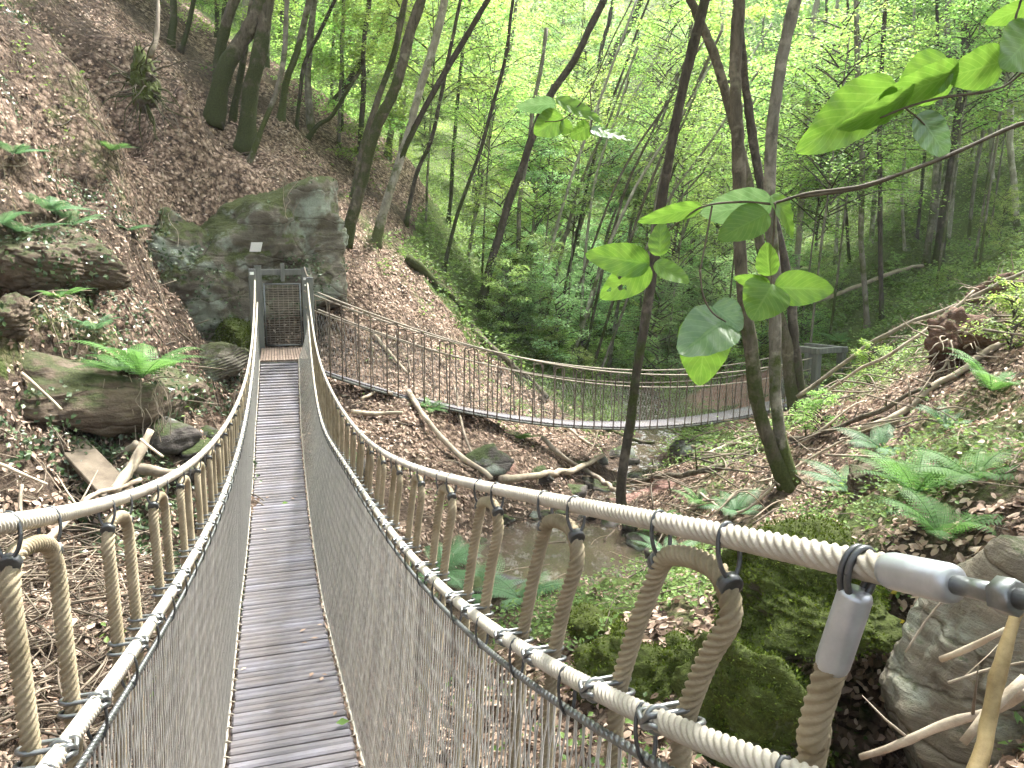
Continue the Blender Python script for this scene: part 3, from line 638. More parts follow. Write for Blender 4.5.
# ------------------------------------------------------------------ second bridge
def second_bridge():
    A = np.array(B3(11.6, .5, 0.)[:2]); Bp = P(798, 398, 16.8); B_ = Bp[:2]; D = B_-A; L = np.linalg.norm(D); u = D/L; v = np.array([u[1], -u[0]])
    S = [0, .079, .281, .526, .846, 1]; zdk = np.polyfit(S, [-1.50, -1.90, -2.50, -2.97, -3.08, -2.92], 3); zup = np.polyfit(S, [-.42, -.76, -1.50, -1.93, -2.16, -1.98], 3)
    b = thing('footbridge', (*(A+D*.5), -3.2), 'second suspension footbridge curving away across the stream behind the first one', 'footbridge'); b['_b'] = list(map(float, (*(A+D*.5), -3.2)))
    def W(s, lat, z): s = np.asarray(s, float); xy = A+s[..., None]*D+(lat*np.ones_like(s))[..., None]*v; return np.concatenate([xy, (z*np.ones_like(s))[..., None]], -1)
    zd = lambda s: np.polyval(zdk, s); zu = lambda s: np.polyval(zup, s)
    mb = MB(); s = .0
    while s < 1:
        sl = (zd(s+.01)-zd(s-.01))/(.02*L); ay = np.array([u[0], u[1], sl]); ax = np.array([v[0], v[1], 0]); az = np.cross(ax, ay)
        box(mb, W(np.array(s), 0, zd(s)-.012), ay, az, ax, .062, .03, .56, .005, random.random()); s += .072/L
    mb.build('deck_slats', M['deck'], b, smooth=False)
    ss = np.linspace(0, 1, 100)
    for sd in (-1, 1):
        m = MB(); tube(m, W(ss, sd*.275, zd(ss)-.045), .02, 8); m.build('support_cable', M['post_wood'], b)
        m = MB(); tube(m, W(ss, sd*.36, zu(ss)), .0125, 8); m.build('handrail_rope', M['rope_grey'], b)
        m = MB(); tube(m, W(ss, sd*.33, zu(ss)-.24), .0115, 8); m.build('middle_rope', M['rope_grey'], b)
        k = .25/L
        while k < 1-.1/L:
            w = .088/L; p = [W(np.array(k-w), sd*.30, zd(k-w)-.05), W(np.array(k-w), sd*.345, zu(k-w)-.24), W(np.array(k-w), sd*.36, zu(k-w)-.09), W(np.array(k-w*.7), sd*.36, zu(k)-.045), W(np.array(k+w*.7), sd*.36, zu(k)-.045), W(np.array(k+w), sd*.36, zu(k+w)-.09), W(np.array(k+w), sd*.345, zu(k+w)-.24), W(np.array(k+w), sd*.30, zd(k+w)-.05)]
            m = MB(); tube(m, smoothpath(p, 4), .0105, 6); m.build('hanger_rope', M['rope_dark'], b); k += .43/L
        m = MB()
        for i in range(int(L/.036)):
            s0 = (i+.5)*.036/L; sN = np.linspace(0, 1, 9); z = np.where((np.arange(9)//1+i) % 2 == 0, 1, -1)*.012/L
            q = W(s0+z, sd*.30, zd(s0))*(sN[:, None])+W(s0+z, sd*.33, zu(s0)-.28)*(1-sN[:, None]); tube(m, q, .0017, 3, False)
        m.build('wire_net', M['wire'], b)
    # gateway on the right bank
    g = thing('bridge_gateway', Bp, 'grey wooden gateway of square posts on the right bank behind the mossy tree', 'gateway')
    ps = []
    for lat in (-.42, .42):
        for off in (.0, .8):
            xy = B_+u*off+v*lat; zb = gz(*xy)-.3; zt = -1.92-.02*off; ps.append((xy, zt)); m = MB(); wood_post(m, (*xy, zb), (*xy, zt), .15, math.atan2(u[1], u[0])); m.build('post', M['post_wood'], g, smooth=False)
    for i, j in ((0, 2), (1, 3), (2, 3)):
        (a, za), (c, zc) = ps[i], ps[j]; m = MB(); e = nrm(c-a)*.11; wood_post(m, (*(a-e), za+.065), (*(c+e), zc+.065), .13, 0.3); m.build('beam', M['post_wood'], g, smooth=False)
mat_simple('rope_dark', (.09, .07, .055), (.20, .165, .13), 14, .9, 0, .5, 120, .002, .2)
second_bridge()
exec_after = None
# ------------------------------------------------------------------ rocks
def ico(n):
    import bmesh
    bm = bmesh.new(); bmesh.ops.create_icosphere(bm, subdivisions=n, radius=1); v = np.array([x.co[:] for x in bm.verts]); f = np.array([[a.index for a in q.verts] for q in bm.faces]); bm.free(); return v, f
ICO = {}
def rock(name, c, size, mat, label, cat='rock', seed=0, rot=(0, 0, 0), faces=16, noise=.10, strata=.06, sub=6, parent=None, group=None, flat=.0):
    if sub not in ICO: ICO[sub] = ico(sub)
    d, f = ICO[sub]; r = np.random.default_rng(seed); N = nrm(r.normal(size=(faces, 3))); h = r.uniform(.72, 1.0, faces)
    dots = d@N.T; rad = 1/np.maximum((np.clip(dots, 1e-3, None)/h)**15, 0).sum(1)**(1/15); rad = np.minimum(rad, 1.35)
    p = d*rad[:, None]; size = np.array(size, float)
    q = p*size; z = q[:, 2]*7.5/max(size[2], .3)+2*fbm(q*1.1+seed, 2, seed); layer = (np.abs((z % 1)-.5)*2)**2
    q = q+nrm(d*size)*(noise*size.min()*fbm(q*2.2/size.mean()+seed, 5, seed+5, .55)[:, None]-(strata*size.min()*layer*(1-np.abs(d[:, 2])**2))[:, None])
    q = q+nrm(d)*(.012*fbm(q*14, 3, seed+9))[:, None]
    from mathutils import Euler
    R = np.array(Euler(rot).to_matrix()); q = q@R.T; 
    mb = MB(); mb.add(q+np.asarray(c), None, f, .5); o = mb.build(name, mat, parent, off=np.asarray(c, float)); 
    if parent is None: o.location = tuple(map(float, c)); tag(o, label, cat, group)
    return o
rock('rock_outcrop', P(232, 262, 12.3)+[0, 1.0, 0.06], (1.75, 1.5, 1.0), M['rock_cliff'], 'tall grey cliff face with pale lichen behind the end of the slatted walkway', 'cliff', 3, (.30, -.25, .1), 11, .13, .03)
rock('rock_outcrop', P(165, 285, 11.5)+[0, .8, 0], (.85, 1.0, 1.12), M['rock_cliff'], 'mossy left shoulder of the cliff, beside the big fern', 'cliff', 8, (0, .1, .5), 10, .14, .03)
rock('rock_outcrop', P(300, 250, 14.2), (.85, .8, .55), M['rock_slab'], 'dark rock lip jutting out above the mesh gate', 'rock', 12, (0, .2, 0), 10, .1, .06)
rock('rock_outcrop', P(190, 350, 12.0)+[0, .9, 0], (.85, .8, .55), M['rock_cliff'], 'lower step of the cliff, set back in shade above the fallen slab', 'cliff', 15, (.1, -.2, .3), 11, .12, .08)  # set back under the overhang so that shade darkens it
rock('rock_slab', P(213, 366, 10.6), (.66, .6, .24), M['rock_slab'], 'fallen tilted slab lying below the dark gap of the cliff', 'rock', 21, (.1, -.28, .2), 12, .09, .10)
rock('boulder', P(237, 335, 12.0), (.34, .4, .28), M['rock_moss'], 'mossy boulder wedged in the gap between cliff and fallen slab', 'rock', 25, (.1, .2, .2), 10)
# ledge on the left with an undercut
rock('earth_ledge', P(20, 392, 7.2)+[-.1, .35, .02], (1.15, 1.0, .42), M['rock_soil'], 'overhanging ledge of earth and rock topped with ferns, left of the walkway', 'ledge', 31, (.05, .12, .1), 14, .16, .05)
rock('earth_ledge', P(38, 262, 7.9)+[0, .35, 0], (.62, .6, .34), M['rock_soil'], 'dark earth overhang under the ferns at the left edge', 'ledge', 37, (.1, .3, .2), 12, .22, .04)
rock('boulder', P(4, 322, 6.5), (.17, .3, .19), M['rock_soil'], 'rounded earthy boulder at the left edge of the picture', 'rock', 35, (.0, .2, .1), 9, .12)
# right foreground boulders
rock('boulder', P(830, 618, 4.1)+[0, .15, .02], (.46, .40, .29), M['rock_moss'], 'large moss-covered boulder above the dark hollow, behind the aluminium sleeve', 'rock', 41, (.1, .12, .3), 9, .22, .06)
rock('boulder', P(995, 725, 3.35)+[.0, .2, .0], (.38, .42, .66), M['rock_right'], 'bare grey-brown layered rock in the lower right corner', 'rock', 44, (.1, -.12, .2), 9, .10, .035)
rock('boulder', P(690, 705, 4.4)+[0, .1, -.02], (.55, .45, .40), M['rock_moss'], 'low mossy boulder under the middle of the right handrail', 'rock', 47, (.1, .12, .1), 12, .16, .04)
rock('boulder', P(610, 745, 4.6)+[0, .1, -.1], (.5, .45, .3), M['rock_moss'], 'mossy rock seen partly through the wire net', 'rock', 49, (.1, .1, .6), 12, .16, .04)
rock('boulder', P(748, 735, 3.8)+[0, .1, -.1], (.30, .4, .46), M['rock_moss'], 'small dark mossy rock at the bottom edge, left of the hollow', 'rock', 50, (.1, .1, .6), 12, .16, .04)
rock('boulder', P(885, 490, 6.6)+[.0, .1, -.05], (.30, .3, .22), M['rock_soil'], 'dark earthy rock under the big fern on the right bank', 'rock', 51, (.1, .1, .6), 12, .16, .04)
rock('boulder', P(640, 640, 4.9)+[0, 0, -.05], (.22, .2, .15), M['rock_moss'], 'bright moss cushion in dry leaves beside the second hanger', 'rock', 52, (.1, .1, .1), 12, .16, .04, 5)
rock('boulder', P(600, 622, 5.6)+[0, 0, -.05], (.25, .2, .14), M['rock_moss'], 'moss cushion near the pool, behind the shackles of the middle rope', 'rock', 53, (.1, .1, .9), 12, .16, .04, 5)
for i, (a, b, F, s) in enumerate([(505,522,10.6,.10),(535,518,10.9,.08),(560,516,11.,.12),(585,520,10.8,.09),(612,524,10.6,.11),(480,548,9.4,.12),(460,556,9.,.1),(630,530,10.2,.12),(650,455,15.5,.18),(628,462,14.6,.14),(668,440,17,.2),(615,490,12.6,.12),(520,535,9.7,.11),(498,541,9.4,.09),(640,545,9.1,.2),(662,560,8.6,.14),(480,467,12.3,.30),(575,492,12.2,.16),(595,487,12.6,.2),(560,505,11.4,.13),(580,470,13.2,.14),(632,478,13.,.12),(600,462,14.2,.15),(500,560,8.6,.13),(470,590,7.6,.15),(735,345,26,.7),(540,476,12.6,.18),(545,520,10.6,.12),(620,455,14.8,.2),(690,450,15.,.25),(350,470,9.8,.28),(230,460,8.7,.16),(200,455,8.9,.18),(170,440,9.1,.2),(212,440,9.3,.14),(245,430,9.4,.17),(185,480,8.2,.14)]):
    g = G(a, b, max(2, F-4)) if i != 25 else P(a, b, F)
    rock('stream_stone', g+[0, 0, s*.1], (s*1.3, s, s*.7), M['stone_wet'], 'damp stone among others by the stream bed and gully', 'stone', 60+i, (0, .1, i), 10, .12, .03, 4, group='stones of the stream bed')
# ------------------------------------------------------------------ trees
BASES = []
def trunk_mesh(pts, w0, w1, mat, parent, name='trunk', sides=12, rough=.02, root=True, seed=0, step=.12):
    p = smoothpath(pts, 8); p = resample(p, step); n = len(p); s = np.linspace(0, 1, n)
    L = np.linalg.norm(np.diff(p, axis=0), axis=1).sum()
    wob = np.stack([vnoise(np.c_[s*L*.9, s*0+seed, s*0], 5), vnoise(np.c_[s*L*.9, s*0+seed+9, s*0], 6), s*0], 1)*w0*.22*np.minimum(s*5, 1)[:, None]; p = p+wob
    r = (w0+(w1-w0)*s)/2*.76*(1+.06*vnoise(np.c_[s*L*2.2, s*0+seed, s*0], 8))
    if root: r = r*(1+.6*np.exp(-(s*L)/(w0*1.2)))
    mb = MB(); tube(mb, p, r, sides, True, rough=(w0*.045, 5/max(w0, .1)), c=np.clip(.75-s*L*.12+.3*vnoise(np.c_[s*L, s*0+seed, s*0], 11), 0, 1)*1., seed=seed)
    return mb.build(name, mat, parent), p, r
def leaf_cards(pos, nrmv, size, fold=.25, wid=.6, dirv=None):
    """two-triangle folded leaves; returns verts, tris"""
    n = len(pos); N = nrm(nrmv); rnd = rng.normal(size=(n, 3)) if dirv is None else dirv
    A = nrm(rnd-N*(rnd*N).sum(1, keepdims=True)); B = np.cross(N, A); s = np.broadcast_to(size, (n,))[:, None]
    tip = pos+A*s*.5; base = pos-A*s*.5; up = N*s*fold*wid*.5
    l = pos+B*s*wid*.5+up-A*s*.05; r = pos-B*s*wid*.5+up-A*s*.05
    V = np.stack([base, l, tip, r], 1).reshape(-1, 3); i = np.arange(n)[:, None]*4
    return V, np.concatenate([i+[0, 2, 1], i+[0, 3, 2]], 0)
CROWN = {}
def crown_variant(key, h0, h1, rad, nl, leaf, seed, mat, sprays=34, flat=.22):
    """origin at the trunk foot: limbs + leaves around a vertical axis between heights h0..h1"""
    r = np.random.default_rng(seed); limbs = MB(); LP, LN, LC = [], [], []
    per = nl//sprays
    for k in range(sprays):
        h = h0+(h1-h0)*(k+r.random())/sprays; a = r.uniform(0, 2*np.pi); R = rad*(1-.55*abs((h-h0)/(h1-h0)-.35))*r.uniform(.6, 1.1)
        d = np.array([math.cos(a), math.sin(a), 0]); st = np.array([0, 0, h-R*.25]); en = st+d*R+np.array([0, 0, R*r.uniform(.1, .55)]); mid = (st+en)/2+np.array([0, 0, R*.12])
        pth = smoothpath([st, mid, en], 5); tube(limbs, pth, np.linspace(.022, .006, len(pth)), 5, False, c=.2)
        # spray: fan of side twigs, leaves lie in drooping layers
        nt_ = 7
        for j in range(nt_):
            s0 = .3+.7*j/nt_; c0 = pth[min(int(s0*(len(pth)-1)), len(pth)-1)]; a2 = a+r.choice([-1, 1])*r.uniform(.4, 1.2); d2 = np.array([math.cos(a2), math.sin(a2), r.uniform(-.25, .2)]); l2 = R*.45*r.uniform(.6, 1.2)
            m = max(3, int(per/nt_)); u = r.random(m)**.8; side = r.normal(0, .16*l2+.04, m); perp = np.array([-d2[1], d2[0], 0])
            pos = c0+d2*(u*l2)[:, None]+perp*side[:, None]+np.c_[np.zeros(m), np.zeros(m), -.12*u*l2+r.normal(0, flat*.25*l2+.03, m)]
            LP.append(pos); LN.append(np.c_[r.normal(0, .38, (m, 2)), np.ones(m)]+.35*d2); LC.append(np.clip(r.normal(.5, .22, m)+.15*r.normal(), 0, 1))
            if j % 2 == 0: tube(limbs, np.array([c0, c0+d2*l2*.9+[0, 0, -.1*l2]]), np.array([.008, .003]), 4, False, c=.2)
    P_ = np.concatenate(LP); N_ = np.concatenate(LN); c = np.concatenate(LC); V, T = leaf_cards(P_, N_, leaf*r.uniform(.7, 1.25, len(P_)), .3, .62)
    lv = MB(); lv.add(V, None, T, np.repeat(c, 4)); o1 = lv.build('crown', mat, None); o2 = limbs.build('limbs', M['bark_dark'], None)
    m1, m2 = o1.data, o2.data; bpy.data.objects.remove(o1); bpy.data.objects.remove(o2); CROWN[key] = (m1, m2)
crown_variant('tall0', 3., 11., 2.8, 7000, .105, 1, M['canopy_leaf'], 40)
crown_variant('tall1', 2.2, 12., 3.0, 7000, .11, 2, M['canopy_leaf'], 44)
crown_variant('tall2', 4., 12., 2.6, 8000, .10, 3, M['cool_leaf'], 36)
crown_variant('low0', .6, 4.5, 1.7, 5000, .085, 4, M['canopy_leaf'], 26)
crown_variant('low1', .3, 3.5, 1.5, 4500, .08, 5, M['cool_leaf'], 24)
crown_variant('bush', .1, 1.5, .9, 2600, .07, 6, M['canopy_leaf'], 22)
crown_variant('top0', 0, 4.5, 2.6, 6500, .085, 7, M['canopy_leaf'], 30)
crown_variant('far0', 2., 13., 3.2, 6000, .16, 8, M['canopy_leaf'], 40)
crown_variant('far1', 1., 12., 3.2, 6000, .16, 9, M['cool_leaf'], 40)
def put_crown(root, key, local, s=1., rz=None, shear=None, limbs=True):
    for i, nm in enumerate(('crown', 'limbs') if limbs else ('crown',)):
        o = bpy.data.objects.new(nm, CROWN[key][i]); C.objects.link(o); o.parent = root; o.location = tuple(map(float, local)); o.scale = (s, s, s); o.rotation_euler = (shear[0] if shear else 0, shear[1] if shear else 0, rz if rz is not None else random.uniform(0, 6.28)); rz = o.rotation_euler[2]
def tree(pts, w0, w1, mat, label, group=None, crown=None, F=None, name='tree', cat='tree', grow=3.0, extra=None, crown_at=None, seed=None):
    """pts: (px,py) of the trunk in the photo from the base up, F distance; trunk continues out of the frame"""
    W3 = []
    b = G(pts[0][0], pts[0][1], 3) if F is None else None
    if F is None: _, _, F = proj(b); F = float(F)
    b = G(pts[0][0], pts[0][1], max(2, F*.6)) if b is None else b
    Fb = float(proj(b)[2]); 
    if abs(Fb-F) > .35*F: b = P(*pts[0], F); b[2] = gz(b[0], b[1])
    Fb = float(proj(b)[2])
    hz = b[1]
    for px, py in pts:
        q = P(px, py, 1.); W3.append(q*(hz/q[1]))
    W3[0] = b-np.array([0, 0, .12]); 
    d = nrm(W3[-1]-W3[-2]); 
    if grow: W3.append(W3[-1]+d*grow)
    px_m = Fb/FL; seed = seed or random.randint(0, 999)
    t = thing(name, b, label, cat, group)
    trunk_mesh(W3, w0*px_m, w1*px_m, mat, t, seed=seed, sides=14 if w0 > 9 else 9, step=.12 if F < 16 else .25)
    for e in (extra or []):
        q3 = [P(a, c, 1.)*((hz+dz)/P(a, c, 1.)[1]) for a, c, dz in e[0]]; d = nrm(q3[-1]-q3[-2]); q3.append(q3[-1]+d*grow)
        trunk_mesh(q3, e[1]*px_m, e[2]*px_m, e[3] if len(e) > 3 else mat, t, seed=seed+7, sides=12, root=(len(e) > 4))
    if crown:
        for ck, (a, c), s, dz in crown:
            q = P(a, c, 1.); q = q*((hz+dz)/q[1]); put_crown(t, ck, q-b, s)
    return t
mos, drk, gry, pal = M['bark_moss'], M['bark_dark'], M['bark_grey'], M['bark_pale']
LG = 'trees rooted on the steep left slope'
tree([(212,122),(224,80),(243,38),(264,0)], 21, 17, mos, 'thickest mossy trunk leaning right at the top of the left slope', LG, [('top0', (300,-75), 1.1, .5)], 13.2)
tree([(243,152),(250,105),(256,55),(264,5)], 20, 17, mos, 'upright mossy trunk just right of the thickest leaning one', LG, [('top0', (270,-90), 1., 0)], 13.)
tree([(219,86),(222,50),(232,10),(238,-5)], 14, 11, mos, 'dark trunk tucked behind the thickest leaning trunk', LG, [('top0', (190,-20), .7, 1)], 14.6)
tree([(232,122),(238,85),(243,55)], 9, 7, mos, 'short mossy stem between the two thick mossy trunks', LG, None, 14.4, grow=1.5)
tree([(247,162),(262,128),(276,92),(284,50),(287,0)], 7, 5, gry, 'thin curved stem bending up in front of the mossy trunks', LG, None, 12.8)
tree([(280,118),(287,80),(296,55),(308,0)], 9, 7, gry, 'grey stem right of the mossy pair, first of three', LG, [('low0', (330,5), .8, 1)], 15.5)
tree([(311,132),(309,80),(310,40),(313,0)], 9, 7, gry, 'straight upright grey-green trunk above the middle of the left slope', LG, [('low0', (335,-20), 1., 1)], 15.5)
tree([(296,128),(300,95),(305,60),(325,20)], 5, 4, drk, 'thin dark stem crossing behind the straight grey-green trunk', LG, None, 16)
tree([(306,138),(318,125),(330,117),(344,95)], 6, 4, mos, 'short stem curving sideways low over the dry leaves', LG, None, 14.5, grow=.8)
tree([(170,44),(173,22),(172,0)], 9, 7, mos, 'short dark mossy trunk near the top left under green leaves', LG, [('top0', (165,-45), .55, .5)], 15.6)
tree([(180,52),(187,30),(193,0)], 6, 5, drk, 'narrow leaning trunk beside the short dark mossy trunk', LG, [('low0', (205,10), .35, .5)], 15.6)
tree([(343,240),(360,190),(378,130),(396,80),(412,30),(424,-5)], 15, 11, mos, 'mossy trunk leaning right, left one of the forked clump mid-slope', LG, [('top0', (440,-70), .9, 0)], 15.4)
tree([(375,242),(385,205),(398,160),(414,110),(430,55),(444,0)], 11, 9, pal, 'pale trunk leaning right with a dark fork, right one of the mid-slope clump', LG, [('top0', (480,-60), .9, 0)], 15.6, extra=[([(388,195,0),(404,150,0),(428,100,0),(455,55,0),(486,5,0)], 8, 6, drk)])
tree([(352,200),(362,150),(376,100),(392,55),(405,0)], 9, 7, mos, 'dark trunk behind the mid-slope clump', LG, [('low0', (400,40), .8, 1)], 17)
tree([(330,105),(346,85),(362,60),(378,35),(396,0)], 7, 6, drk, 'dark bent stem crossing above the mid-slope clump', LG, None, 17.5)
tree([(405,226),(415,175),(430,140),(440,95)], 6, 4, drk, 'thin dark stem right of the pale forked trunk', LG, [('low1', (425,165), .6, .5)], 18.5)
tree([(443,268),(458,215),(474,170),(487,125),(505,60),(514,0)], 5, 4, drk, 'very thin dark trunk rising alone right of the forked clump', LG, None, 18.5)
tree([(478,308),(490,272),(498,236),(506,208),(526,160),(545,110),(572,60)], 11, 8, drk, 'dark brown trunk bending right above the hump of the slope', LG, [('tall0', (480,250), .55, 2)], 19)
tree([(500,318),(508,285),(517,256),(520,205),(528,150)], 6, 5, gry, 'pale slim trunk right of the bending dark brown trunk', LG, [('low1', (530,200), .7, 1)], 20)
tree([(466,178),(492,120),(508,60),(516,0)], 5, 4, gry, 'slim pale stem half hidden by leaves at top centre', LG, [('low0', (500,60), .8, 1)], 24, grow=3)
tree([(531,262),(538,216),(552,180),(567,148),(590,105),(612,60)], 12, 9, drk, 'thick double trunk leaning right beyond the hump of the slope', LG, [('tall1', (560,200), .8, 3)], 27, extra=[([(540,225,0),(570,150,0),(590,110,0),(600,60,0)], 7, 5)])
G2 = 'slender trunks leaning right in the middle distance'
for i in range(28):
    x = random.uniform(500, 640); y = 300-abs(x-570)*.25+random.uniform(-25, 15); F = random.uniform(21, 27); l = random.uniform(.15, .75)
    k = random.uniform(110, 230)
    tree([(x, y), (x+k*.5*l+random.uniform(-6, 6), y-k*.5), (x+k*l, y-k)], random.uniform(3, 6), random.uniform(2, 3.5), random.choice([drk, gry, gry, pal, mos]), 'slender leaning trunk in the crowded middle distance beyond the second bridge', G2, [(random.choice(['low0', 'tall0', 'low1']), (x+k*.4*l, y-k*.5), random.uniform(.6, .9), random.uniform(0, 3))] if i % 2 else None, F, grow=2)
# right side
tree([(622,509),(621,480),(628,430),(640,360),(652,290),(664,205),(680,110),(694,50),(708,-5)], 12, 12, drk, 'single dark sapling leaning right in front of the second bridge', None, [('top0', (730,-110), .8, .5)], 10.2)
tree([(790,487),(772,452),(756,400),(751,345),(744,290),(739,230),(738,150),(737,70),(739,-5)], 18, 12, mos, 'twin-trunked mossy tree on the right bank, nearest large tree', None, [('top0', (760,-120), 1.0, .3)], 8.7,
     extra=[([(792,485,.05),(782,445,.05),(776,400,.05),(775,350,.05),(774,280,.05),(771,200,.05),(775,120,.05),(784,60,.05),(796,-5,.05)], 16, 13, gry, 1)])
tree([(798,412),(790,385),(784,335),(768,280),(756,220),(748,180),(732,110),(715,50),(690,0)], 15, 8, mos, 'dark stem hidden behind the twin-trunked mossy tree', None, [('top0', (700,-60), .8, .5)], 12.5)
tree([(803,408),(797,360),(790,300),(778,230),(762,180),(750,100),(744,50),(740,0)], 13, 8, drk, 'second dark stem behind the twin-trunked mossy tree, bending left', None, [('top0', (755,-60), .8, .5)], 12.8)
RG = 'straight slim trunks on the right hillside'
R_ = [((868,326),(862,240),(861,150),(858,70),(857,0),7,6,gry,19,'slim grey trunk rising straight from the green bank, left of a matching pair'),((882,320),(881,240),(880,150),(882,70),(886,0),6,5,drk,19,'slim dark trunk rising straight from the green bank, right of a matching pair'),((938,264),(946,200),(955,130),(964,60),(970,0),12,9,drk,24,'dark reddish trunk leaning slightly right, thickest on the right hillside'),((926,264),(933,200),(938,120),(946,60),(948,0),8,6,gry,25,'brown trunk left of the thickest right hillside trunk'),((917,240),(925,150),(936,60),(938,0),(939,-10),4,4,drk,26,'thin dark stem left of the brown hillside trunk'),((795,270),(800,200),(806,120),(812,50),(818,0),8,6,pal,22,'pale tall trunk immediately right of the twin-trunked tree'),((835,268),(838,200),(836,120),(832,50),(838,0),5,4,pal,26,'pale thin trunk left of the matching pair'),((1018,236),(1014,180),(1010,130),(1012,60),(1018,0),8,7,pal,23,'pale trunk at the right edge of the picture'),((905,250),(902,190),(908,120),(912,60),(914,0),4,3,pal,32,'thin pale trunk in the gap between the matching pair and the brown trunk'),((968,250),(975,180),(985,120),(992,50),(1000,0),5,4,gry,30,'grey stem leaning right beyond the thickest hillside trunk'),((998,262),(996,200),(990,140),(986,60),(990,0),6,5,pal,29,'pale stem near the right edge behind the hazel branch'),((850,262),(846,200),(850,120),(848,60),(848,0),4,3,drk,33,'thin dark stem far behind the matching pair'),((815,262),(818,200),(814,120),(824,40),(826,0),4,3,drk,30,'thin dark stem far behind the pale tall trunk')]
for i, r in enumerate(R_):
    tree(list(r[:5]), r[5], r[6], r[7], r[9], RG, [(('tall0', 'tall1', 'tall2')[i % 3], (r[1][0]+random.uniform(-20, 20), r[1][1]+40), random.uniform(.7, 1.), random.uniform(1, 4))] if i % 2 == 0 else None, r[8], grow=6)
for (x, y, F) in ((700,285,30),(712,300,30),(668,330,22),(690,290,28)):
    tree([(x, y), (x+4, y-60), (x+14, y-140), (x+18, y-220)], 4, 3, drk, 'thin dark trunk in the green valley between the sapling and the twin-trunked tree', 'thin valley trunks', [('low0', (x+10, y-60), .8, 1)], F)
# forest filling the valley and its sides: straight trunks with full crowns
FG = 'trees of the far forest'
def ftree(x, y, h, key, s, w, mat, label, lean=0.):
    z = gz(x, y); t = thing('tree', (x, y, z), label, 'tree', FG); bx = np.array([x, y, z]); a = random.uniform(-.05, .05)+lean
    trunk_mesh([bx-[0, 0, .2], bx+[a*h*.3, 0, h*.3], bx+[a*h*.7, 0, h*.65], bx+[a*h, .2, h]], w, w*.45, mat, t, sides=7, step=.5, seed=random.randint(0, 99))
    put_crown(t, key, (a*h*.45, 0, 0), s, shear=(0, a*.6), limbs=False)
nf = 0
FAR = 'tall leafy tree among the many of the far forest behind the bridges'
for F0, F1, n, keys in ((22, 32, 14, ['tall0', 'tall1', 'tall2']), (32, 46, 26, ['tall0', 'tall1', 'far0', 'far1']), (46, 75, 52, ['far0', 'far1']), (75, 110, 34, ['far0', 'far1'])):
    k = 0
    while k < n:
        px = random.uniform(-60, 1150) if F0 > 40 else random.uniform(230, 1120); F = random.uniform(F0, F1); x = (px-512)/FL*F; y = F
        if F0 < 32 and 470 < px < 790: continue
        if F0 < 46 and 470 < px < 700 and random.random() < .5: continue
        h = random.uniform(11, 17); ftree(x, y, h, random.choice(keys), random.uniform(.8, 1.25)*(1.3 if F0 > 40 else 1), random.uniform(.14, .3), random.choice([drk, gry, gry, pal]), FAR, .12 if px < 600 else 0); k += 1
# trees standing beside and behind the camera; their crowns shade the walkway
for (x, y, zc, s) in ((4.6,2.0,8,1.15),(7.5,5.5,9,1.3),(9.5,9.5,9,1.3),(6.5,-1.5,8,1.2),(2.2,-3.5,9,1.2),(-5.5,.8,7,1.1),(-1.5,-4.5,8,1.2),(10.5,4,9,1.2),(-8.5,4.5,7,1.),(12.5,8.5,9,1.2)):
    z = gz(x, y); t = thing('tree', (x, y, z), 'tree standing out of the picture beside the walkway', 'tree', 'trees beside the camera'); bx = np.array([x, y, z]); top = zc+2.5
    trunk_mesh([bx-[0, 0, .2], bx+[.1, 0, top*.4], bx+[-.1, .1, top*.8], bx+[0, 0, top+3]], .26, .10, M['bark_grey'], t, sides=9, step=.4, seed=int(x*7)+60)
    put_crown(t, 'top0', (0, 0, zc-z*.0-.5), s); put_crown(t, 'top0', (.9, .7, zc+2.6), s*.8)
for i in range(20):
    px = random.uniform(150, 460); F = random.uniform(18, 30); x = (px-512)/FL*F
    if gz(x, F) < P(px, 150, F)[2]-1.5: continue
    ftree(x, F, random.uniform(8, 13), random.choice(['low0', 'tall1', 'low0', 'top0']), random.uniform(.8, 1.15), random.uniform(.10, .2), random.choice([drk, gry, mos]), 'tree among those crowning the ridge of the left slope', .10)
for i in range(26):
    px = random.uniform(400, 1020); F = random.uniform(17, 27); x = (px-512)/FL*F
    if 590 < px < 800 and F < 22: continue
    z = gz(x, F); t = thing('sapling', (x, F, z), 'leafy young tree with bright green sprays among the taller trunks', 'tree', 'leafy saplings'); h = random.uniform(5, 8); bx = np.array([x, F, z]); trunk_mesh([bx-[0, 0, .2], bx+[.2, 0, h*.5], bx+[.5, 0, h]], .09, .04, gry, t, sides=7, step=.4, seed=i+300)
    put_crown(t, random.choice(['top0', 'low0', 'top0']), (.3, 0, h*.55), random.uniform(.7, 1.0))
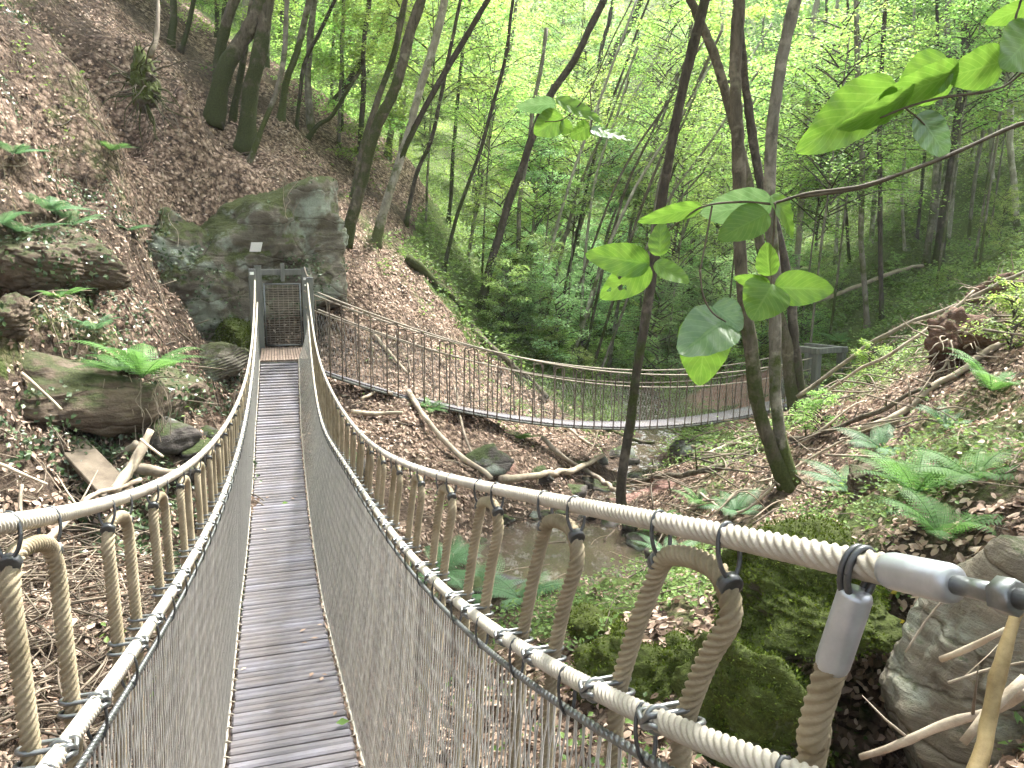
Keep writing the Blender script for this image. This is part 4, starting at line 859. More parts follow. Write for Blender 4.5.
# bushes and low saplings
BG = 'low bushes on the banks'
def bush(x, y, key, s, label):
    z = gz(x, y); t = thing('bush', (x, y, z), label, 'bush', BG); put_crown(t, key, (0, 0, -.05), s); return t
for i in range(48):
    px, py = random.uniform(495, 650), random.uniform(250, 350); g = G(px, py, 17)
    if g[1] > 16 and g[0] > -3.2: bush(g[0], g[1], random.choice(['low1', 'bush', 'low0', 'low1']), random.uniform(.45, .9)*(.55 if px < 500 else 1), 'feathery green bush covering the bank beyond the left slope')
for i in range(70):
    px, py = random.uniform(540, 820), random.uniform(265, 385); g = G(px, py, 17)
    if g[1] > 19: bush(g[0], g[1], random.choice(['low1', 'bush', 'bush', 'bush']), random.uniform(.4, .8)*(1+.01*g[1]), 'small green bush on the valley floor beyond the second bridge')
for i in range(24):
    px, py = random.uniform(790, 1060), random.uniform(225, 400); g = G(px, py, 9)
    if 915 < px < 1000 and 310 < py < 400: continue
    bush(g[0], g[1], random.choice(['bush', 'bush', 'low0']), random.uniform(.22, .42)*(1 if g[1] > 12 else .7), 'low leafy shrub growing on the right hillside')
for (px, py, s, k) in ((1010,350,.5,'bush'),(655,250,.9,'low0'),(640,225,.9,'low0'),(700,215,.9,'low0'),(690,240,.9,'low0'),(870,385,.45,'bush'),(820,430,.35,'bush'),(430,150,.9,'low0'),(560,320,.8,'low1')):
    g = G(px, py, 6); bush(g[0], g[1], k, s, 'bright leafy bush standing out on the bank'); 
# ------------------------------------------------------------------ leaf litter and ground cover
def scatter(n, rmin, rmax, a0=-43, a1=43, power=1.):
    a = np.radians(rng.uniform(a0, a1, n)); r = rmin+(rmax-rmin)*rng.random(n)**power; return np.c_[np.sin(a)*r, np.cos(a)*r]
def slope_n(xy, e=.08):
    z0 = ground(xy); zx = ground(xy+[e, 0]); zy = ground(xy+[0, e]); return z0, nrm(np.c_[-(zx-z0)/e, -(zy-z0)/e, np.ones(len(xy))])
def litter():
    xy = scatter(150000, 1.6, 19, power=1.05); g = green_mask(xy); d, par = seg_dist(xy, STREAM)
    clump = fbm(np.c_[xy*1.2, xy[:, :1]*0], 3, 401)
    keep = (rng.random(len(xy)) < np.clip(.9-g*.8+.8*clump, .04, 1)) & (d > .5+.25*rng.random(len(xy))) & (sand_mask(xy) < .45) & (((xy-PIT)**2).sum(1) > .28)
    xy = xy[keep]; z, N = slope_n(xy); n = len(xy)
    p = np.c_[xy, z]+N*rng.uniform(.004, .03, n)[:, None]; Nn = N+rng.normal(0, .38, (n, 3)); s = rng.uniform(.03, .072, n)*np.clip(.9+.02*xy[:, 1], 1, 1.3)
    cc = np.clip(rng.beta(2.0, 1.6, n)+.12*fbm(np.c_[xy*.7, z], 2, 402), 0, 1); near = np.linalg.norm(xy, axis=1) < 7; mb = MB()
    f = ~near; V, T = leaf_cards(p[f], Nn[f], s[f], rng.uniform(-.5, .7, (f.sum(), 1)), .55); mb.add(V, None, T, np.repeat(cc[f], 4))
    f = near & (rng.random(n) < .62); m = f.sum(); N0 = nrm(Nn[f]); A = nrm(np.cross(N0, rng.normal(size=(m, 3)))); B = np.cross(N0, A); S = s[f][:, None]*1.12; cu = rng.uniform(-.25, .5, (m, 1)); fo = rng.uniform(-.35, .6, (m, 1)); V = []
    for a, b in ((-.5, 0), (-.3, .26), (.02, .34), (.30, .22), (.5, 0), (.30, -.22), (.02, -.34), (-.3, -.26), (-.28, 0), (.02, 0), (.28, 0)):
        V.append(p[f]+A*S*a+B*S*b*.82*(1+.15*rng.normal(size=(m, 1)))+N0*S*(fo*abs(b)-cu*a*a*1.2+rng.normal(0, .02, (m, 1))))
    V = np.stack(V, 1).reshape(-1, 3); i = np.arange(m)[:, None]*11
    mb.add(V, np.concatenate([i+q for q in ([8, 1, 2, 9], [9, 2, 3, 10], [7, 8, 9, 6], [6, 9, 10, 5])]), np.concatenate([i+q for q in ([0, 1, 8], [0, 8, 7], [10, 3, 4], [5, 10, 4])]), np.repeat(cc[f], 11))
    o = mb.build('leaf_litter', M['litter_leaf'], None, smooth=False); stuff(o, 'dry brown beech leaves covering the slopes and banks', 'leaf litter')
litter()
def cover():
    xy = scatter(46000, 2.6, 42, power=.95); x, y = xy[:, 0], xy[:, 1]; g = green_mask(xy); d, par = seg_dist(xy, STREAM)
    cl = fbm(np.c_[xy*.9, x*0], 3, 411)
    keep = (rng.random(len(xy)) < np.clip((g-.30)*1.5+.6*cl, 0, 1)) & (d > .5) & (sand_mask(xy) < .35) & (((xy-PIT)**2).sum(1) > .30) & ~((np.abs(x+.32*y) < .7) & (y < 11) & (y < 3))
    xy = xy[keep]; z, N = slope_n(xy); n = len(xy); h = rng.uniform(.04, .22, n)*np.clip(.7+xy[:, 1]*.035, .7, 1.6)
    V_, T_, C_ = [], [], []; k = 7; off = 0; mb = MB()
    for j in range(k):
        o = rng.normal(0, .06, (n, 3))*np.clip(xy[:, 1:]*.12, 1, 2.4); o[:, 2] = np.abs(o[:, 2])*.6+h*rng.random(n)
        V, T = leaf_cards(np.c_[xy, z]+o, np.c_[rng.normal(0, .45, (n, 2)), np.ones(n)], rng.uniform(.03, .075, n)*np.clip(xy[:, 1]*.09, .8, 1.9), .3, .6)
        mb.add(V, None, T, np.repeat(np.clip(.45+.25*fbm(np.c_[xy*.6, z], 2, 412)+rng.normal(0, .2, n), 0, 1), 4))
    o = mb.build('ground_cover', M['cover_leaf'], None, smooth=False); stuff(o, 'low green herbs and seedlings growing over the banks', 'ground cover')
cover()
def moss_tufts():
    # fine moss sprigs on the boulders so that they read as soft
    mb = MB()
    for o in [q for q in bpy.data.objects if q.type == 'MESH' and q.data.materials and q.data.materials[0].name == 'rock_moss']:
        me = o.data; n = len(me.vertices); co = np.empty(n*3, np.float32); me.vertices.foreach_get('co', co); no = np.empty(n*3, np.float32); me.vertex_normals.foreach_get('vector', no)
        co = co.reshape(-1, 3)+np.array(o.location); no = no.reshape(-1, 3); f = fbm(co*3.2, 3, 77)
        ok = np.where((no[:, 2]*.5+f*.8+.15 > 0))[0]
        if len(ok) == 0: continue
        idx = rng.choice(ok, min(len(ok)*2, 9000)); p = co[idx]+rng.normal(0, .010, (len(idx), 3)); nn = no[idx]
        V, T = leaf_cards(p+nn*.008, np.cross(nn, rng.normal(size=nn.shape)), rng.uniform(.012, .028, len(idx)), .2, .5, dirv=nn+rng.normal(0, .5, nn.shape)); mb.add(V, None, T, np.repeat(rng.random(len(idx)), 4))
    o = mb.build('moss', M['moss_leaf'], None, smooth=False); stuff(o, 'soft green moss growing on the boulders', 'moss')
mat_leaf('moss_leaf', [(.03, .045, .008), (.07, .10, .015), (.13, .18, .03)], .2, .9, .1, objvar=False)
moss_tufts()
# ------------------------------------------------------------------ ferns
FERN = {}
def fern_mesh(key, mat, nfr=11, L=.6, seed=0, up=.9):
    r = np.random.default_rng(seed); mb = MB()
    for k in range(nfr):
        a = 2*np.pi*k/nfr+r.normal(0, .25); l = L*r.uniform(.75, 1.15); d = np.array([math.cos(a), math.sin(a), 0]); sd = np.array([-d[1], d[0], 0]); rise = up*r.uniform(.6, 1.1)
        s = np.linspace(0, 1, 22); pth = d*(l*(s**1.05))[:, None]+np.array([0, 0, 1.])*(l*rise*(1.3*s-.85*s**2.2))[:, None]+sd*(l*.08*r.normal()*s**2)[:, None]
        tube(mb, pth, np.linspace(.004, .001, 22), 4, False, c=.2); T = nrm(np.gradient(pth, axis=0)); c = np.clip(r.normal(.5, .2), 0, 1)
        np_ = 22
        for j in range(2, np_):
            u = j/np_; q = np.array([np.interp(u, s, pth[:, i]) for i in range(3)]); t = np.array([np.interp(u, s, T[:, i]) for i in range(3)]); pl = l*.24*np.sin(np.pi*min(1, u*.93+.12))**.8*(1-.35*u)+.004
            nn = nrm(np.cross(sd, t)); nn = nn if nn[2] > 0 else -nn
            for g in (-1, 1):
                dd = nrm(sd*g+t*.45-np.array([0, 0, .25])); m = 6; e = np.linspace(0, 1, m+1)[:-1]+.5/m; pp = q+dd*(e*pl)[:, None]; w = pl*.21*(1-e*.8)+.0015; br = nrm(np.cross(nn, dd))
                # pinnules on both sides
                for h in (-1, 1):
                    b0 = pp-dd*(pl/m*.5); b1 = pp+dd*(pl/m*.42); tp = pp+br*h*w[:, None]+dd*(pl/m*.35)-np.array([0, 0, .1])*w[:, None]
                    V = np.stack([b0, b1, tp], 1).reshape(-1, 3); mb.add(V, None, np.arange(m*3).reshape(-1, 3), np.clip(c+r.normal(0, .1), 0, 1))
    o = mb.build('fronds', mat, None, smooth=False); FERN[key] = o.data; bpy.data.objects.remove(o)
fern_mesh('a', M['fern_leaf'], 11, .62, 1); fern_mesh('b', M['fern_leaf'], 9, .55, 2, .7); fern_mesh('c', M['fern_cool'], 9, .6, 3, .55); fern_mesh('d', M['fern_cool'], 7, .5, 4, .8)
def fern(px, py, key, s, label, fmin=3., F=None, lift=0):
    g = G(px, py, fmin) if F is None else P(px, py, F)
    t = thing('fern', g, label, 'fern', 'ferns on the banks'); o = bpy.data.objects.new('fronds', FERN[key]); C.objects.link(o); o.parent = t; o.scale = (s, s, s); o.location = (0, 0, lift); o.rotation_euler = (random.uniform(-.25, .05), random.uniform(-.1, .1), random.uniform(0, 6))
fern(142, 378, 'a', 1.05, 'large bright fern on the ledge beside the walkway', F=7.0)
fern(118, 372, 'b', .8, 'fern just left of the large bright fern on the ledge', F=7.1)
for i, q in enumerate([(15,170,'c',.8,8.2,'fern at the left edge of the picture, highest of its patch'),(48,212,'c',1.,8.1,'drooping fern below the highest fern at the left edge'),(70,236,'d',.9,8.2,'small drooping fern lowest in the left-edge patch'),(22,245,'c',.9,7.6,'fern at the left edge beside the earthy boulder'),(112,156,'b',.75,9.9,'small fern alone on the bare upper left slope'),(128,232,'c',.7,9.4,'fern on the slope above the cliff shoulder'),(5,262,'d',.8,7.0,'fern cut off by the left edge, above the ledge'),(95,335,'d',.7,7.5,'small fern on the top of the ledge'),(60,300,'b',.6,7.6,'small fern in litter behind the ledge'),
    (915,497,'a',.95,5.6,'large fern on the right bank above the mossy boulder'),(940,545,'a',.75,4.5,'bright fern just behind the grey-brown rock'),(975,480,'b',.85,5.6,'arching fern right of the large fern'),(880,450,'c',.9,7.2,'bluish fern spreading left of the large right-bank fern'),(850,490,'c',.9,6.9,'bluish fern arching over the leaves below the other bluish one'),(945,428,'d',.8,7.3,'fern under the fallen logs on the right bank'),(885,590,'b',.5,4.3,'small dark fern hanging beside the aluminium sleeve'),(1015,620,'a',.5,3.3,'fern tip at the right edge by the yellow stick'),(990,395,'a',1.,8.5,'fern below the root plate'),
    (440,578,'c',1.,7.3,'bluish fern beyond the middle rope'),(478,598,'c',1.15,6.7,'bluish fern in front of the brown pool'),(520,600,'c',1.0,6.7,'bluish fern right of the pool front, beside the hanger'),(655,535,'a',.9,9.4,'fern hanging over the right end of the pool'),(668,560,'d',.9,8.6,'fern on the bank right of the pool'),(700,505,'b',.8,10.2,'fern near the foot of the dark sapling'),(735,515,'c',.8,9.,'fern between sapling and twin-trunked tree'),(430,410,'b',.7,11.,'small fern below the second bridge'),(520,440,'b',.8,12.,'bright small fern on the gully side'),(455,560,'d',.8,8.,'fern near the stream behind the hangers'),(840,345,'b',1.2,17.,'fern behind the wooden gateway'),(770,560,'d',.7,6.,'small fern between bank herbs in the right middle')]):
    fern(q[0], q[1], q[2], q[3], q[5], fmin=q[4]*.6)
# ------------------------------------------------------------------ logs, branches, sticks
def stick(pts, w0, w1, mat, label, name='fallen_branch', cat='branch', lift=.05, twigs=0, F=None, group=None, sides=9, bare=False):
    W3 = []
    for q in pts:
        if len(q) == 3: W3.append(P(*q))
        else: g = G(q[0], q[1], 2.5); g[2] += lift; W3.append(g)
    W3 = np.array(W3); Fm = float(np.mean(proj(W3)[2])); p = resample(smoothpath(W3, 8), .05 if Fm < 9 else .12); n = len(p); s = np.linspace(0, 1, n); L = np.linalg.norm(np.diff(p, axis=0), axis=1).sum()
    p = p+np.stack([vnoise(np.c_[s*L*3, s*0+k, s*0+Fm], 3) for k in range(3)], 1)*min(w0*Fm/FL*.35, .03)
    r = np.linspace(w0, w1, n)*Fm/FL/2*(1+.12*vnoise(np.c_[s*L*5, s*0, s*0], 9)); mb = MB(); tube(mb, p, r, sides, True, rough=(w0*Fm/FL*.08, 20), c=random.random()); c = W3[0]
    for k in range(twigs):
        i = random.randrange(n//5, n-1); d = nrm(np.array(p[min(i+1, n-1)])-p[i]); d = nrm(d*.7+np.random.default_rng(k+int(w0*9)).normal(0, .7, 3)); l = random.uniform(.12, .45); tube(mb, np.array([p[i], p[i]+d*l*.5, p[i]+d*l+[0, 0, .02]]), np.array([r[i]*.45, r[i]*.3, r[i]*.12]), 5, c=random.random())
    o = mb.build(name, mat, None, off=c); o.location = tuple(map(float, c)); tag(o, label, cat, group); return o
DW, PW = M['dead_wood'], M['pale_wood']
stick([(722,326,24),(760,313,23),(830,297,22),(900,270,22),(965,262,22.5)], 4, 3.5, PW, 'long straight pale pole lying across the right hillside in the distance', 'fallen_pole')
stick([(797,398,12.3),(850,358,12.),(905,326,11.6),(960,303,11.4),(1030,268,11.2)], 4.5, 3.5, DW, 'upper of two long dark poles that slope down behind the twin-trunked tree', 'fallen_pole')
stick([(795,412,11.9),(850,376,11.),(900,348,10.6),(950,312,10.6),(975,290,10.6)], 3.5, 2.5, DW, 'lower of two long dark poles that slope down behind the twin-trunked tree', 'fallen_pole')
stick([(855,436),(890,424),(925,400),(960,376),(1000,350)], 8, 6, DW, 'thick fallen log below the root plate', 'fallen_log', 'log', .06, 4)
stick([(790,447),(830,440),(880,420),(930,395)], 6, 4, mos if False else M['bark_moss'], 'mossy fallen branch left of the thick log', lift=.08, twigs=5)
stick([(626,492),(660,486),(700,480),(740,466),(772,452)], 6, 5, M['bark_moss'], 'mossy branch lying between the sapling and the twin-trunked tree', lift=.12, twigs=4)
stick([(700,500),(740,520),(790,478),(850,446),(900,430)], 3, 2, PW, 'thin pale stick crossing the leaves right of the twin-trunked tree', lift=.08, twigs=3)
stick([(820,505,7.4),(800,520,7.3),(785,545,7.0)], 3, 2, PW, 'short pale stick on the right bank', lift=.05)
stick([(500,496),(540,490),(575,482),(602,468)], 7, 5, PW, 'pale branch lying across the stream', lift=.22, twigs=2)
stick([(541,449),(565,468),(590,482),(618,505)], 5, 4, DW, 'dark branch pointing across the stream under the second bridge', lift=.18, twigs=2)
stick([(560,431),(575,442),(590,455)], 3, 3, DW, 'short dark stick in the water near the second bridge', lift=.15)
stick([(565,430),(600,436),(640,449),(655,452)], 4, 3, M['bark_moss'], 'mossy stick at the stream edge under the second bridge', lift=.12)
stick([(408,396),(425,425),(450,456),(478,478),(492,488)], 6, 5, DW, 'long bare branch running down the slope above the handrail', lift=.10)
stick([(455,400),(462,430),(472,465)], 3, 2, DW, 'thin stick upright on the slope under the second bridge', lift=.12)
stick([(352,416),(375,419),(402,420)], 5, 4, PW, 'short pale log lying level below the second bridge', 'fallen_log', 'log', .08)
stick([(362,412),(378,401),(392,404)], 3, 3, PW, 'short pale stick leaning over the level log', lift=.15)
stick([(406,264),(420,274),(440,292),(462,315)], 10, 7, M['bark_moss'], 'mossy log lying down the leaf slope behind the second bridge', 'fallen_log', 'log', .10)
stick([(470,330),(500,360),(530,385),(548,402)], 7, 4, M['bark_moss'], 'dark log seen through the hangers of the second bridge', 'fallen_log', 'log', .10)
stick([(372,342),(392,362),(408,378)], 4, 3, PW, 'pale stick on the slope seen through the second bridge', lift=.06)
stick([(560,90,24),(568,180,24),(575,240,24)], 0.6, .5, DW, 'hanging dead twig in the middle distance')
stick([(600,322),(640,345),(680,352),(715,340)], 5, 4, PW, 'pale log lying in the valley beyond the second bridge', 'fallen_log', 'log', .15, 3)
stick([(615,335),(650,345),(670,350)], 4, 4, DW, 'dark log in the valley beyond the second bridge', 'fallen_log', 'log', .3, 2)
stick([(690,455),(720,452),(750,441),(768,430)], 4, 3, DW, 'brushwood branch left of the twin-trunked tree', lift=.1, twigs=7)
stick([(705,462),(730,450),(752,452)], 4, 3, DW, 'forked dead branch in front of the red sand', lift=.1, twigs=6)
stick([(800,455),(825,438),(850,420),(865,412)], 3, 2, PW, 'thin branch heap stick right of the twin-trunked tree', lift=.12, twigs=7)
# left group
stick([(113,492,5.9),(128,466,6.1),(147,431,6.3)], 11, 8, PW, 'bleached branch standing up out of the brush pile on the left', lift=0)
stick([(141,439,6.2),(150,447,6.1),(162,456,6.0)], 3, 2, PW, 'short twig lying across the tip of the bleached branch')
stick([(128,466,6.6),(150,468,6.5),(176,474,6.4)], 11, 9, DW, 'log end lying beside the bleached branch', 'fallen_log', 'log')
stick([(95,458,6.8),(120,452,6.8),(136,442,6.7)], 10, 7, DW, 'thick broken branch behind the bleached branch')
stick([(-20,458,5.6),(5,466,5.5),(28,477,5.4),(46,485,5.3)], 4, 3, PW, 'thin pale stick poking in from the left edge')
stick([(-5,362,6.6),(20,372,6.5),(45,395,6.4),(62,410,6.3)], 4, 3, PW, 'pale stick lying on the front of the left ledge')
stick([(22,485,5.6),(20,505,5.5),(22,530,5.4)], 4, 3, DW, 'forked upright twig under the pale stick')
stick([(-10,560,4.9),(40,545,5.0),(90,500,5.6),(140,480,6.2)], 8, 5, DW, 'long crooked branch on the left brush pile', twigs=3)
stick([(10,695,4.4),(40,670,4.5),(65,648,4.6),(95,635,4.8),(140,610,5.2)], 6, 5, PW, 'long curved pale branch low on the brush pile', twigs=2)
stick([(20,725,4.2),(60,710,4.3),(120,712,4.4),(170,705,4.6)], 8, 6, DW, 'level branch near the bottom of the brush pile')
stick([(40,645,4.6),(62,643,4.6),(80,646,4.6)], 8, 6, PW, 'short chunky piece of pale wood in the brush pile')
def board():
    a, b = P(68, 440, 6.6), P(124, 500, 5.9); m = MB(); ax = nrm(b-a); ay = nrm(np.cross(UP, ax)); box(m, (a+b)/2, ay, np.cross(ax, ay), ax, .25, .045, np.linalg.norm(b-a), .006, .6); o = m.build('old_board', M['old_board'], None, smooth=False, off=a); o.location = tuple(map(float, a)); tag(o, 'wide weathered board lying slanted in the brush under the ledge', 'board')
board()
mat_simple('brush_wood', (.07, .052, .038), (.26, .215, .16), 5, .85, 0, .8, 40, .006, .6)
def brush():
    mb = MB(); r = np.random.default_rng(55)
    def one(x, y, l, w, zl, spread=1.):
        z = gz(x, y); a = r.normal(.5, .9); d = np.array([math.cos(a), math.sin(a), r.normal(0, .16)]); c = np.array([x, y, z+zl]); k = r.normal(0, .10, 3)*l
        pth = smoothpath([c-d*l/2, c+k, c+d*l/2], 5); tube(mb, pth, np.linspace(w, w*.45, len(pth)), 5, True, c=r.random())
    for i in range(560):
        y = r.uniform(3.2, 5.6); x = r.uniform(-.70*y-.4, -.36*y-.35); one(x, y, r.uniform(.15, 1.0), r.uniform(.002, .010)*(1+.6*(r.random() > .9)), r.uniform(.0, .20))
    for i in range(560):
        y = r.uniform(7, 17); x = r.uniform(.5, 8); one(x, y, r.uniform(.3, 1.4), r.uniform(.005, .016), r.uniform(.0, .12))
    for i in range(420):
        y = r.uniform(6, 18); x = r.uniform(-.6*y, .0); one(x, y, r.uniform(.2, 1.2), r.uniform(.003, .012), r.uniform(.0, .08))
    for i in range(110):
        y = r.uniform(3, 6); x = r.uniform(.5, 4); one(x, y, r.uniform(.15, .7), r.uniform(.002, .006), r.uniform(.0, .06))
    o = mb.build('brushwood', M['brush_wood'], None); stuff(o, 'tangle of dead twigs and sticks heaped on the ground', 'brushwood')
brush()
# near right sticks
stick([(965,790,2.35),(985,740,2.4),(1003,660,2.45),(1025,590,2.5)], 17, 11, M['yellow_stick'], 'thick yellowish stick standing at the lower right edge', lift=0)
stick([(940,658,2.9),(975,645,2.8),(1005,632,2.7)], 7, 5, PW, 'short pale branch stub pointing left in front of the grey-brown rock', twigs=1)
stick([(948,682,2.8),(985,670,2.8),(1030,662,2.7)], 3, 2, PW, 'thin white twig in front of the grey-brown rock', twigs=1)
stick([(860,755,3.1),(905,742,3.0),(950,725,2.9),(1000,708,2.8),(1025,690,2.7)], 8, 9, DW, 'knobbly branch along the bottom right corner', twigs=2)
stick([(962,742,2.6),(985,715,2.6),(1025,680,2.6)], 8, 10, PW, 'bleached split branch behind the yellowish stick')
stick([(905,652,3.3),(925,622,3.3),(950,592,3.3)], 2, 2, DW, 'thin twig leaning on the grey-brown rock')
# root plate and the old stump
def roots(name, c, label, r0, n, seed, mat, spread, cat, top=None):
    t = thing(name, c, label, cat); r = np.random.default_rng(seed); c = np.asarray(c, float)
    o = rock('core', c, r0, mat, '', seed=seed, faces=12, noise=.28, strata=.04, sub=5, parent=t); o['_b'] = [0, 0, 0]; o.location = (0, 0, 0)
    for k in ('label', 'category'): 
        if k in o: del o[k]
    mb = MB()
    for k in range(n):
        d = nrm(r.normal(size=3)+[0, -.7, -.2]); s = c+d*np.array(r0)*.8; p = [s]; 
        for j in range(4): d = nrm(d+r.normal(0, .35, 3)+[0, 0, -.18]); p.append(p[-1]+d*spread*r.uniform(.15, .35))
        tube(mb, smoothpath(p, 4), np.linspace(.02, .004, 17)*r.uniform(.5, 1.4)*spread*1.2, 6, True, c=r.random())
    mb.build('roots', M['dead_wood'] if mat is not M['rock_moss'] else M['bark_moss'], t)
mat_rock('root_earth', (.07, .04, .028), (.20, .12, .085), (.07, .09, .03), .15, pale=(.16, .10, .07))
roots('root_plate', P(955, 346, 8.7), 'upturned reddish root plate with hanging fibres on the right bank', (.33, .25, .30), 60, 5, M['root_earth'], .45, 'root plate')
roots('root_plate', P(1000, 300, 11.5)+[.2, .3, 0], 'wide reddish earth scar with dangling roots at the right edge', (.5, .35, .30), 60, 6, M['root_earth'], .5, 'root plate')
# old mossy stump on the upper left slope
roots('old_stump', P(146, 84, 10.9), 'old mossy rotten stump on the upper left slope', (.19, .2, .40), 60, 15, M['rock_moss'], .55, 'stump')
stick([(150,55,10.9),(156,30,11.0),(158,10,11.1),(157,-6,11.2)], 6, 3, DW, 'thin dead stem rising from the old mossy stump', 'dead_stem', 'branch')
# thin roots hanging down over the cliff
def hanging():
    mb = MB(); r = np.random.default_rng(9)
    for k in range(16):
        px = r.uniform(100, 300); py = 150+abs(px-200)*.15+r.uniform(-30, 60); F = 10.8+(px-120)*.008; q = P(px, py, F); p = [q]
        for j in range(r.integers(4, 8)): q = q+np.array([r.normal(0, .05), r.normal(0, .03), -r.uniform(.06, .14)]); p.append(q)
        tube(mb, smoothpath(p, 3), .004, 4, False, c=r.random())
    for k in range(60):
        px = r.uniform(-5, 175); py = 395+r.uniform(-20, 15); q = P(px, py, 6.75+r.uniform(0, .3)); p = [q]
        for j in range(r.integers(3, 7)): q = q+np.array([r.normal(0, .03), r.normal(0, .03), -r.uniform(.06, .14)]); p.append(q)
        tube(mb, smoothpath(p, 3), .004, 4, False, c=r.random())
    o = mb.build('hanging_roots', M['dead_wood'], None); stuff(o, 'fine roots and tendrils hanging over the cliff and ledge', 'roots')
hanging()
def ivy():
    r = np.random.default_rng(19); pos = []; 
    def from_obj(lab, n, cond):
        for o in bpy.data.objects:
            if o.get('label', '').startswith(lab):
                me = o.data; m = len(me.vertices); co = np.empty(m*3, np.float32); me.vertices.foreach_get('co', co); no = np.empty(m*3, np.float32); me.vertex_normals.foreach_get('vector', no)
                co = co.reshape(-1, 3)+np.array(o.location); no = no.reshape(-1, 3); w = fbm(co*1.5, 3, 31); ok = np.where((w > cond) & (no[:, 1] < .6))[0]; idx = r.choice(ok, n); pos.append(np.c_[co[idx]+no[idx]*.02+r.normal(0, .03, (n, 3)), no[idx]])
    from_obj('overhanging ledge', 2600, .0); from_obj('tall grey cliff', 1500, .45); from_obj('mossy left shoulder', 1500, .05); from_obj('dark rock lip', 500, .2); from_obj('dark earth overhang', 700, -.1); from_obj('rounded earthy', 500, 0)
    p = np.concatenate(pos); V, T = leaf_cards(p[:, :3], p[:, 3:]+r.normal(0, .45, (len(p), 3)), r.uniform(.03, .07, len(p)), .2, .75); mb = MB(); mb.add(V, None, T, np.repeat(r.random(len(p))**1.3, 4))
    o = mb.build('ivy', M['ivy_leaf'], None, smooth=False); stuff(o, 'dark ivy and small herbs creeping over the ledge and cliff', 'ivy')
ivy()
def bank_herbs():
    r = np.random.default_rng(23); n = 16000; y = r.uniform(5.2, 12., n); x = r.uniform(-.72, -.34, n)*y; xy = np.c_[x, y]; w = fbm(np.c_[xy*1.1, x*0], 4, 501); k = w > .12; xy = xy[k]; w = w[k]; z, N = slope_n(xy); m = len(xy)
    p = np.c_[xy, z]+N*r.uniform(.01, .12, m)[:, None]+r.normal(0, .015, (m, 3)); V, T = leaf_cards(p, N+r.normal(0, .5, (m, 3)), r.uniform(.03, .06, m), .2, .75); mb = MB(); mb.add(V, None, T, np.repeat(r.random(m)**1.2, 4))
    o = mb.build('ivy', M['ivy_leaf'], None, smooth=False); stuff(o, 'dark ivy patches covering the steep earth bank on the left', 'ivy')
    mb = MB()
    for i in range(260):
        y = r.uniform(6, 12.); x = r.uniform(-.70, -.33)*y; q = np.array([x, y, gz(x, y)+.05]); d = np.array([r.normal(0, .5), -.5, 0]); p = [q]
        for j in range(r.integers(4, 8)):
            d = nrm(d+r.normal(0, .35, 3)*[1, 1, 0]); q = q+d*.12; q[2] = gz(q[0], q[1])+r.uniform(.0, .06); p.append(q.copy())
        tube(mb, smoothpath(p, 3), r.uniform(.003, .008), 4, False, c=r.random())
    o = mb.build('exposed_roots', M['brush_wood'], None); stuff(o, 'thin exposed roots running down the steep earth bank', 'roots')
bank_herbs()
# small white sign on the cliff
m = MB(); c = P(256, 247, 11.35); box(m, c, (1, .1, 0), (0, 1, 0), (.25, 0, 1), .16, .012, .14, .002); o = m.build('notice_card', M['paper'], None, smooth=False, off=c); o.location = tuple(map(float, c)); tag(o, 'small white card fixed to the cliff face above the gate', 'card')
# ------------------------------------------------------------------ hazel foliage close to the camera
def big_leaf(base, tip, width, mat, parent, roll=0., curl=.15, fold=.25, seed=0, holes=False):
    r = np.random.default_rng(seed); base = np.asarray(base); tip = np.asarray(tip); A = tip-base; L = np.linalg.norm(A); A = A/L
    view = nrm((base+tip)/2); B = nrm(np.cross(A, -view)); N = np.cross(A, B)*-1; N = N if N@(-view) > 0 else -N
    B, N = B*math.cos(roll)+N*math.sin(roll), N*math.cos(roll)-B*math.sin(roll)
    nu, nv = 44, 13; u = np.linspace(0, 1, nu); prof = np.sin(np.pi*np.clip(u, 0, 1)**.72)**.62*(1-.12*u)
    prof[0] = .0; prof[-1] = 0
    ser = 1+.07*np.abs(((u*17) % 1)-.4)*np.minimum(1, 4*u); prof = prof*ser; v = np.linspace(-1, 1, nv)
    U, Vv = np.meshgrid(u, v, indexing='ij'); W = prof[:, None]*width/2
    wave = (.012*np.sin(U*9.*np.pi-np.abs(Vv)*3)*np.abs(Vv)+.03*r.normal()*np.sin(U*5))*L
    pos = base+A*(U*L)[..., None]+B*(Vv*W)[..., None]+N*(fold*np.abs(Vv)*W+wave-curl*L*(U-.5)**2*1.4+curl*.2*L)[..., None]
    idx = np.arange(nu*nv).reshape(nu, nv); Q = np.stack([idx[:-1, :-1], idx[1:, :-1], idx[1:, 1:], idx[:-1, 1:]], -1)
    if holes:
        cen = np.array([(r.uniform(.25, .8), r.uniform(-.6, .6)) for _ in range(4)]); uc = (u[:-1]+u[1:])/2; vc = (v[:-1]+v[1:])/2; UU, VV = np.meshgrid(uc, vc, indexing='ij'); k = np.ones_like(UU, bool)
        for a, b in cen: k &= ((UU-a)/.05)**2+((VV-b)/.17)**2 > 1
        Q = Q[k]
    mb = MB(); mb.add(pos.reshape(-1, 3), Q.reshape(-1, 4), None, r.random()); 
    return mb.build('leaf', mat, parent, attrs={'luv': np.stack([U, Vv, U*0], -1).reshape(-1, 3)})
def twig(pts, w0, w1, parent, F=1.2):
    p = smoothpath([P(*q) for q in pts], 10); n = len(p); mb = MB(); tube(mb, p, np.linspace(w0, w1, n)*F/FL/2*(1+.15*vnoise(np.c_[np.arange(n)*.5, np.zeros(n), np.zeros(n)], 3)), 8, True, c=.4); return mb.build('twig', M['twig_bark'], parent)
mat_simple('twig_bark', (.05, .04, .025), (.12, .10, .06), 60, .7, 0, .5, 300, .001, .1)
